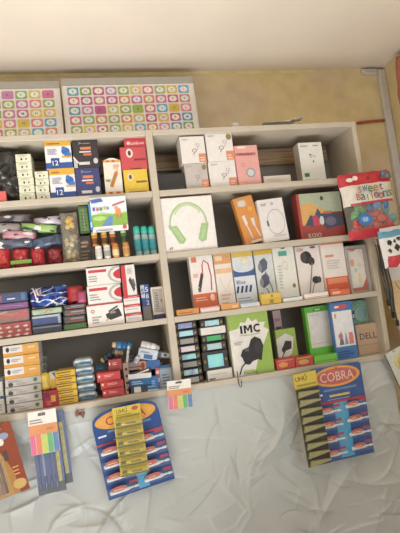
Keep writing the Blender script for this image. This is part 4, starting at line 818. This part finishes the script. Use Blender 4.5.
# ------------------------------------------------------------------ hanging cards
def hook(t, x, z, y1=.03):
    mb = MB(); mb.tube([(x, y1, z+.004), (x, -.004, z), (x, -.008, z+.006)], .0012, M('#8a8a88', .3, metal=.8)); return mb.build('hook', t)
BLUE = '#2d4f96'
def glue_tube_print(t, u, v, w, h, s, slope=0, full=True):
    """small moulded glue tube in a clear blister on the card"""
    x, z = u*w, v*h
    q = empty('blister', (x, 0, z), (0, R(slope), 0)); q.parent = t
    mb = MB(); L = s
    mb.lathe([(.0035, -L*.5), (.0055, -L*.47), (.0055, L*.12), (.003, L*.2), (.0022, L*.34), (.004, L*.36), (.004, L*.5)], M('#e4e6e8', .25), (0, -.006, -.002), n=12, axis='x')
    return q, mb
def glue_card(name, label, TL, TR, BR_, BL, Y, rows, rounded, group):
    c = P(*[(TL[0]+TR[0]+BR_[0]+BL[0])/4, (TL[1]+TR[1]+BR_[1]+BL[1])/4], Y)
    tl, tr, br, bl = [P(q[0], q[1], Y) for q in (TL, TR, BR_, BL)]
    w = ((tr-tl).length+(br-bl).length)/2; h = ((tl-bl).length+(tr-br).length)/2
    up = ((tl-bl)+(tr-br)).normalized(); ang = math.atan2(up.x, up.z)
    t = empty(name, ((bl.x+br.x)/2, Y, (bl.z+br.z)/2), (0, ang, 0)); tag(t, label, 'glue card', group)
    mb = MB()
    if rounded:
        pts = [(-w/2, 0), (w/2, 0), (w/2, h*.82)]
        for i in range(1, 12): a = i/12*math.pi; pts.append((w/2*math.cos(a)*(1 if abs(math.cos(a)) < .9 else 1), h*.84+h*.16*math.sin(a)**.7))
        pts.append((-w/2, h*.82))
    else: pts = [(-w/2, 0), (w/2, 0), (w/2, h*.97), (w*.47, h), (-w*.47, h), (-w/2, h*.97)]
    mb.prism(pts, 0, .0015, M(BLUE if rounded else '#3c5c9c', .3, .05))
    tv = .86 if rounded else .885
    ar = [('r', .36 if not rounded else .46, .02, .62, .62, '#4aa4d4'), ('e', .5, tv-.0, .46, .11, '#e09a3c'), ('e', .5, tv, .40, .085, '#c0605c' if not rounded else '#e0a23c'), ('t', 'COBRA', .5, tv, .10, '#e0b8b0' if not rounded else '#b8342c', .66),
          ('r', 0, .605, 1, .63, '#b84452'), ('r', .3, .67, .7, .695, '#cfb060'), ('r', .05, .70, .17, .72, '#d8dce8'), ('r', .2, .735, .85, .76, '#5f88b8'), ('n', .25, .64, .8, .66, 1, '#8aa4cc')]
    mb.art(ar, -w/2, w, 0, h); mb.build('backing_card', t)
    hz = .6/rows
    for r_ in range(rows):
        for cc in (0, 1):
            u = (-.25, .27)[cc]; v = .02+hz*(r_+.45)+(cc*.02)
            b = empty('blister', (u*w, 0, v*h)); b.parent = t
            L = w*.43
            mb = MB(); mb.lathe([(.004, -L*.5), (.0062, -L*.46), (.0062, L*.1), (.0035, L*.2), (.0024, L*.34), (.004, L*.36), (.0036, L*.5)], M('#dfe2e6', .25), (0, -.0065, -.004), n=12, axis='x')
            mb.build('glue_tube', b)
            mb = MB(); mb.prism([(-L*.17+L*.27*math.cos(q_*math.pi/8), .0065+.0075*math.sin(q_*math.pi/8)) for q_ in range(16)], -.0155, -.013, M('#cf5a34', .3)); mb.art([('n', .15, .3, .85, .7, 1, '#f0d0a0')], -L*.42, L*.5, -.001, .013, y=-.0155); mb.build('label', b)
            mb = MB(); mb.box(-L*.55, L*.56, -.0165, -.0158, -.014, .013, clear('#b8d0e8', .16, .08)); mb.build('clear_dome', b)
            mb = MB(); mb.box(L*.2, L*.5, -.0013, -.0006, .007, .015, M('#b84050')); mb.build('price_mark', b)
    hook(t, 0, h*.97)
    return t, w, h
GCG = 'blue glue cards hanging under the cabinet'
t1, w1, h1 = glue_card('glue_card', 'rounded blue glue card behind the yellow strip, under the left bay', (90.5, 411), (154, 398), (177, 479), (107, 500), 1.572, 4, True, GCG)
t2, w2, h2 = glue_card('glue_card', 'square blue glue card with eight tubes hanging under the right bay', (311, 370), (358.5, 361), (376, 455), (322, 461), 1.565, 4, False, GCG)
def uhu(label, TL, TR, BR_, BL, Y, n, group, grn=False):
    tl, tr, br, bl = [P(q[0], q[1], Y) for q in (TL, TR, BR_, BL)]
    w = ((tr-tl).length+(br-bl).length)/2; h = ((tl-bl).length+(tr-br).length)/2
    up = ((tl-bl)+(tr-br)).normalized(); ang = math.atan2(up.x, up.z)
    t = empty('glue_strip', ((bl.x+br.x)/2, Y, (bl.z+br.z)/2), (0, ang, 0)); tag(t, label, 'glue strip', group)
    yc = '#cdb83c' if not grn else '#8f8a4c'
    mb = MB(); pts = [(-w/2, 0), (w/2, 0)]+[(w/2, h)]+[(-w/2, h)]
    hd = .17
    mb.prism(pts, 0, .0012, M(yc, .3, .05)); mb.art([('t', 'UHU', .32, .94, .055, '#2c2a20', .5), ('r', .1, .84, .95, .865, '#9a8a2c'), ('e', .8, .95, .12, .03, '#b84a3a'), ('n', .1, .88, .8, .9, 1, '#8a7a28')], -w/2, w, 0, h)
    if grn: mb.art([('r', 0, .84, 1, 1, '#c9b23c'), ('t', 'UHU', .32, .94, .05, '#2c2a20', .5), ('r', .1, .86, .95, .88, '#9a8a2c')], -w/2, w, 0, h, start=6)
    mb.build('backing_card', t)
    ph_ = (1-hd)*h/n
    for i in range(n):
        z = ph_*(i+.5); b = empty('tube_blister', (0, 0, z)); b.parent = t
        L = w*.92
        if grn:
            mb = MB(); mb.box(-w*.48, w*.48, -.0022, -.0012, -ph_*.48, ph_*.48, M('#3a3e34', .4)); mb.build('dark_window', b)
            mb = MB(); mb.prism([(-L*.5, -ph_*.42), (L*.5, -ph_*.12), (L*.5, ph_*.08), (-L*.42, ph_*.30)], -.012, -.003, M('#9a9468', .3, .1)); mb.build('glue_tube', b); continue
        mb = MB(); mb.lathe([(.003, L*.5), (.006, L*.46), (.0062, -L*.15), (.004, -L*.26), (.0045, -L*.28), (.0045, -L*.46), (.003, -L*.5)], M('#c2ae38' if not grn else '#54583c', .22, .1), (0, -.008, 0), n=12, axis='x'); mb.build('glue_tube', b)
        mb = MB(); mb.box(-w*.49, w*.49, -.0022, -.0012, -ph_*.5, -ph_*.36, M('#5c5426', .5)); mb.build('crease', b); mb = MB(); mb.lathe([(.0048, -L*.28), (.005, -L*.3), (.0047, -L*.47)], M('#4a4420', .35), (0, -.008, 0), n=12, axis='x'); mb.build('cap', b)
        mb = MB(); mb.box(-L*.1, L*.3, -.0155, -.0148, -.002, .003, M('#6a5c20', .4)); mb.build('print', b)
        mb = MB(); mb.box(-w*.49, w*.49, -.017, -.0164, -ph_*.44, ph_*.44, clear('#e0dca0', .2, .08)); mb.build('clear_dome', b)
    hook(t, 0, h*.97, .03)
    return t
uhu('yellow glue strip marked UHU hanging over the rounded blue card', (111.5, 409.5), (140, 402.5), (148.5, 471), (121.5, 477.5), 1.530, 6, 'yellow glue strips')
uhu('narrow olive yellow glue strip left of the square blue card', (293.5, 374), (314, 371), (333, 463), (307, 467), 1.535, 9, 'yellow glue strips', grn=True)
# page flag packs
def flags(label, TL, TR, h_px, Y, group):
    tl, tr = P(TL[0], TL[1], Y), P(TR[0], TR[1], Y); w = (tr-tl).length
    an = -math.atan2(tr.z-tl.z, tr.x-tl.x); h = h_px*Y/FL*1.03
    mid = (tl+tr)/2; t = empty('page_flag_pack', (mid.x-math.sin(an)*h, Y, mid.z-math.cos(an)*h), (0, an, 0)); tag(t, label, 'page flags', group)
    mb = MB(); mb.box(-w/2, w/2, 0, .0012, 0, h, M('#e8e4de', .35), b=.0004)
    mb.art([('r', 0, .46, 1, .68, '#dd8430'), ('r', .36, .88, .62, .95, '#4a3a3a'), ('n', .05, .72, .6, .84, 2, '#7a7676'), ('r', .62, .54, .85, .58, '#b8602c')], -w/2, w, 0, h); mb.build('backing_card', t)
    for i, c in enumerate(('#e0558c', '#e86a3c', '#b9cc3c', '#49ae50', '#3f78b8')):
        mb = MB(); f = w/5; mb.box(-w/2+f*i+.001, -w/2+f*(i+1)-.001, -.0022, 0, .001, h*.45, M(c, .4), b=.0003); mb.build('flag_strip', t)
    mb = MB(); mb.box(-w/2, w/2, -.0034, -.003, 0, h*.98, clear('#ffffff', .12, .08)); mb.build('clear_sleeve', t)
    hook(t, 0, h*.92); return t, h
flags('pack of coloured page flags on a hook below the divider', (166.5, 381.5), (190.5, 378.5), 27, 1.575, 'page flag packs')
flags('pack of coloured page flags hanging over the blue pen pack at left', (27, 413), (55.5, 408), 38, 1.545, 'page flag packs')
# blue pen packs behind it
for i, (x_, Y, lb, hh) in enumerate(((47, 1.566, 'clear pack of blue pens right under the page flags', .245), (54.5, 1.582, 'second clear pack of blue pens, mostly hidden behind the first', .225))):
    a = P(x_-2 , 412, Y); t = empty('pen_pack', (a.x, Y, a.z-hh), (0, R(-1.5 if i == 0 else -2), 0)); tag(t, lb, 'pen pack', 'clear packs of blue pens')
    w = .082; mb = MB(); mb.box(-w/2, w/2, .0015, .0025, 0, hh, M('#3f5690', .4)); mb.box(-w/2, w/2, .0005, .0015, 0, .03, M('#303c34', .4)); mb.box(w*.16, w*.4, -.0003, .0012, .03, .19, M('#b8ac50', .4, .3, 80)); mb.build('backing_card', t)
    for k in range(4):
        xx = -w*.38+k*w*.2; mb = MB()
        mb.lathe([(.0015, .012), (.0038, .022), (.004, .15), (.0036, hh*.8)], M(('#2e4a94', '#7f92bc', '#33509c', '#2c4688')[k], .25), (xx, -.004, 0), n=10); q = mb.build('pen', t)
        m2 = MB(); m2.lathe([(.0045, .012), (.0046, .055), (.003, .057)], M('#22387c', .25), (xx, -.004, 0), n=10); m2.build('cap', q)
    mb = MB(); mb.box(-w/2, w/2, -.0095, -.009, 0, hh, clear('#dfe6f2', .2, .1)); mb.build('clear_sleeve', t); hook(t, 0, hh*.97)
# pencil pack at far left
Y = 1.565; tr_ = P(10, 421, Y); br_ = P(30, 487, Y); ang = math.atan2((tr_-br_).x, (tr_-br_).z); h = (tr_-br_).length*1.03; w = .15
t = empty('pencil_pack', (br_.x, Y, br_.z-.004), (0, ang, 0)); tag(t, 'orange red card pack of brown pencils, cut off at the left edge', 'pencil pack')
mb = MB(); mb.prism([(-w, 0), (0, 0), (0, h*.97), (-.006, h), (-w, h)], 0, .0015, M('#96452c', .35)); mb.art([('p', [(.45, 1.0), (.6, .7), (.72, .5), (.8, .3), (.82, 0), (.2, 0), (.2, 1)], '#b07c38'), ('p', [(.5, 1.0), (.62, .72), (.68, .5), (.7, 0), (.3, 0), (.3, 1)], '#b88a4a'), ('e', .85, .12, .13, .07, '#c9a45c'), ('r', .70, .48, .78, .62, '#4a4442'), ('e', .8, .82, .1, .05, '#8a9ab4'), ('e', .72, .75, .06, .05, '#dcd8d0'), ('n', .8, .25, .95, .4, 3, '#d88a5a')], -w, w, 0, h); mb.build('backing_card', t)
for k in range(6):
    xx = -.062-.0125*k; mb = MB(); mb.lathe([(.0042, .012), (.0042, h*.62), (.0038, h*.63), (.0008, h*.70)], M(('#5a3a34', '#8a6a5c')[k % 2], .35), (xx, -.005, 0), n=6); mb.build('pencil', t)
mb = MB(); mb.box(-w, -.05, -.0105, -.0098, .008, h*.74, clear('#e8dcd8', .18, .08)); mb.build('clear_dome', t); hook(t, -.03, h*.93)
# brown bow
c = P(80, 414, 1.59)
mb = MB(); bm = M('#8a5040', .6, .2)
for s_ in (-1, 1): mb.prism([(0, -.003), (s_*.012, -.013-.002*s_), (s_*.016, .002), (s_*.011, .011), (0, .003)][::(1 if s_ > 0 else -1)], 0, .004, bm)
mb.box(-.004, .004, -.002, .006, -.005, .005, M('#6a3a30', .6), b=.001)
o = mb.build('ribbon_bow', loc=(c.x, 1.594, c.z), rot=(0, R(10), 0)); tag(o, 'small brown bow pinned at the top of the white sheet', 'bow')

# ------------------------------------------------------------------ balloon bag hanging at the right end
Y = 1.565
tl, tr, br, bl = P(341, 175, Y), P(393, 169, Y), P(399, 234, Y), P(351, 240, Y)
w = ((tr-tl).length+(br-bl).length)/2; h = ((tl-bl).length+(tr-br).length)/2
t = empty('balloon_bag', ((bl.x+br.x)/2, Y, (bl.z+br.z)/2), (0, R(-3.0), 0)); tag(t, 'clear bag of colourful balloons with a red header, hanging at the cabinet right end', 'bag')
def bmat(u, v, s):
    if v > .80: return M('#cf3440', .25)
    if v > .5: return M('#dcd6ca', .3) if not (.1 < u < .92 and v < .54) else M('#c63a44', .25)
    if v < .13: return M('#cf3844', .25)
    return clear('#dfe2d4', .35, .12)
mb = MB(); pillow(mb, w, h, .055, None, seed=41, nz=.25, n=30, fz=2.0, mats=bmat)
for i_, (ch_, u_, v_) in enumerate([(c_, .27+.105*k_, .715+.01*math.sin(k_*2)) for k_, c_ in enumerate('Sweet')]+[(c_, .22+.088*k_, .60+.012*math.sin(k_*2+1)) for k_, c_ in enumerate('Balloons')]):
    mb.art([('t', ch_, u_, v_, .095, ('#b84a3c', '#3f6a86', '#4a7a4c', '#b07a34', '#7a4a78')[i_ % 5], .1)], -w/2, w, 0, h, y=-.037)
mb.art([('e', .14, .88, .07, .03, '#ecdcd4'), ('e', .25, .9, .05, .035, '#ecdcd4'), ('e', .5, .88, .02, .018, '#3a2a2a'), ('p', [(.74, .84), (.8, .96), (.94, .95), (.96, .84)], '#6f5a7c'), ('e', .8, .92, .03, .03, '#3f8ab8'), ('e', .88, .88, .03, .025, '#5a9a5a')], -w/2, w, 0, h, y=-.028)
mb.build('wrapper', t)
bc = ['#d84a48', '#3f7ec8', '#e0b040', '#4fa05a', '#d85a80', '#5fb0c8', '#cf4040', '#d84038']
random.seed(5)
spots = [(.2, .12, 6), (.5, .13, 0), (.8, .13, 6), (.33, .24, 3), (.55, .2, 7), (.76, .24, 4), (.16, .36, 3), (.32, .38, 3), (.45, .33, 0), (.6, .36, 7), (.72, .44, 2), (.5, .45, 1), (.62, .47, 1), (.86, .38, 5), (.34, .12, 7), (.66, .1, 6), (.14, .22, 0), (.9, .24, 5), (.24, .46, 3), (.82, .47, 1), (.38, .47, 0), (.46, .22, 7), (.66, .27, 0), (.9, .12, 7), (.1, .12, 6)]
for u, v, k in spots:
    mb = MB(); r_ = .019; c_ = ((u-.5)*w*.94, random.uniform(-.014, .006), v*h)
    mb.lathe([(.002, -r_*1.25), (.004, -r_*1.15), (r_*.5, -r_*.85), (r_*.9, -r_*.35), (r_, .1*r_), (r_*.8, r_*.62), (r_*.4, r_*.92), (.0005, r_)], M(bc[k], .25, .1), n=16)
    q = mb.build('balloon', t, loc=c_, rot=(R(random.uniform(-40, 40)), R(random.uniform(-90, 90)), 0)); q.scale = (1, .5, 1)
mb = MB(); c0 = ((.27-.5)*w, -.036, .27*h)
mb.art([('p', [(.5+.5*math.cos(a*math.pi/8)*(1 if a % 2 else .86), .5+.5*math.sin(a*math.pi/8)*(1 if a % 2 else .86)) for a in range(16)], '#2f74c4'), ('e', .5, .5, .3, .24, '#4f90d8'), ('t', '50', .5, .5, .28, '#e8eef4')], c0[0]-.032, .064, c0[2]-.025, .05, y=c0[1]); q = mb.build('price_badge', t); q['label'] = 'blue scalloped badge'
hook(t, 0, h*.96)
# second bag at the right edge: white toy bag, with black and white pattern
Y = 1.500; a = P(399.5, 266, Y)
t = empty('toy_bag', (a.x, Y, a.z), (0, R(-4), 0)); tag(t, 'white and red bag with black and blue patches at the right picture edge', 'bag')
def tm(u, v, s):
    if v > .8: return M('#5aa0c8', .3)
    for (a_, b_, r_, c_) in ((.28, .66, .08, '#2c2c34'), (.5, .5, .09, '#2c2c34'), (.24, .44, .06, '#3a3a44'), (.6, .72, .06, '#2c2c34'), (.46, .68, .05, '#2c2c34')):
        if (u-a_)**2+(v-b_)**2 < r_*r_: return M(c_, .3)
    return M('#cc3a48', .3) if (v < .3 and noise.noise(Vector((u*5, v*3, 2))) > -.12) or (v > .6 and u > .7) else M('#e0dedf', .3)
mb = MB(); pillow(mb, .118, .135, .022, None, seed=51, nz=.3, n=30, fz=3, mats=tm); mb.build('wrapper', t)
mb = MB(); mb.box(-.05, .05, -.004, -.001, .13, .145, M('#c9c9cc', .3)); mb.build('header', t); hook(t, .045, .138, .1)
# cream card with printed cables
Y = 1.625; a = P(385, 262, Y); b = P(401, 352, Y)
hh = a.z-P(396, 352, Y).z
t = empty('cream_card', (P(404, 352, Y).x+.05, Y, P(404, 352, Y).z), (0, R(-2.5), 0)); tag(t, 'tall cream card with a white top and dark loops at the right picture edge', 'card')
mb = MB(); mb.box(-.05, .09, 0, .0015, 0, hh, M('#e0c494', .5), b=.0005); mb.art([('r', 0, .80, 1, 1, '#e2dedc'), ('o', .5, .78, .35, .12, .06, 180, 360, '#6a6058'), ('o', .55, .78, .25, .08, .08, 180, 360, '#8a5040')], -.05, .14, 0, hh); mb.build('printed_card', t); hook(t, .0, hh*.97, .2)
# lower clear pack with yellow disc
Y = 1.57; a = P(384, 355, Y)
t = empty('clear_pack', (a.x, Y, a.z), (0, R(-18), 0)); tag(t, 'whitish pack with a round yellow disc at the right edge below the cream card', 'pack')
mb = MB(); mb.prism([(0, 0), (.0, -.17), (.12, -.17), (.12, .0)][::-1], 0, .002, M('#cfd4cc', .3)); mb.prism([(0, 0), (.0, -.17), (.003, -.17), (.003, .0)][::-1], -.003, 0, M('#4a4a48', .4)); mb.build('backing_card', t)
mb = MB(); mb.lathe([(.026, -.004), (.026, 0)], M('#d8cc80', .35), (.052, 0, -.05), n=28, axis='y'); mb.lathe([(.017, -.005), (.017, -.004)], M('#c0b46a', .35), (.052, 0, -.05), n=28, axis='y'); mb.build('disc', t); hook(t, .04, -.006, .06)
# black cables with silver plugs by the side panel
CG = 'black cables with silver plugs by the right side panel'
for i, (xt, yt, xb2, yb2, Y, lb) in enumerate(((377, 243, 388, 300, 1.587, 'inner black cable hanging close to the right side panel'), (380.5, 243, 392.5, 312, 1.575, 'middle black cable hanging by the right side panel'), (384, 244, 397, 320, 1.562, 'outer black cable hanging beside the cream card'))):
    a, b = P(xt, yt, Y), P(xb2, yb2, Y); t = empty('charging_cable', (a.x, Y, a.z)); tag(t, lb, 'cable', CG); d = b-a
    mb = MB(); mb.tube([(d.x*s_/8+.003*math.sin(s_*1.3+i), .0, d.z*s_/8) for s_ in range(9)], .0028, M('#35383c', .35), n=8); mb.tube([(d.x*s_/8-.006+.002*math.sin(s_*1.1+i), .003, d.z*s_/8) for s_ in range(8)], .0024, M('#4a4e54', .35), n=8); mb.build('cord', t)
    mb = MB(); mb.box(d.x-.006, d.x+.006, -.003, .003, d.z-.022, d.z, M('#2c2e32', .3), b=.001); mb.box(d.x-.0035, d.x+.0035, -.0015, .0015, d.z-.032, d.z-.022, M('#b4b8bc', .2, metal=.9)); mb.build('plug', t)
    mb = MB(); mb.box(-.008, .006, -.006, .004, -.008, .014, M('#b0b4b8', .25, metal=.7), b=.002); mb.build('clip', t)

# ------------------------------------------------------------------ light
w_ = bpy.data.worlds.new('world'); bpy.context.scene.world = w_; w_.use_nodes = True
bg = w_.node_tree.nodes['Background']; bg.inputs[0].default_value = (.9, .95, 1.0, 1); bg.inputs[1].default_value = .38
def area(name, loc, target, sx, sy_, power, col):
    L = bpy.data.lights.new(name, 'AREA'); L.shape = 'RECTANGLE'; L.size = sx; L.size_y = sy_; L.energy = power; L.color = col
    o = bpy.data.objects.new(name, L); C.objects.link(o); o.location = loc
    o.rotation_euler = (Vector(target)-Vector(loc)).to_track_quat('-Z', 'Y').to_euler(); return o
area('shopfront_daylight', (1.3, -2.2, 1.6), (.8, 1.8, 1.75), 1.7, 1.4, 17, (.96, .98, 1))
area('doorway_daylight', (2.4, -.3, 1.3), (.8, 1.8, 1.4), 1.2, 1.6, 70, (.955, .98, 1))
b_ = area('sunlit_floor_bounce', (-.35, .1, .12), (-.45, .2, 2.9), 1.8, 1.4, 46, (1, .985, .965)); b_.data.spread = R(112)
s = bpy.context.scene
s.view_settings.view_transform = 'Standard'; s.view_settings.look = 'None'; s.view_settings.gamma = 1; s.view_settings.use_curve_mapping = False
s.view_settings.exposure = 0.24
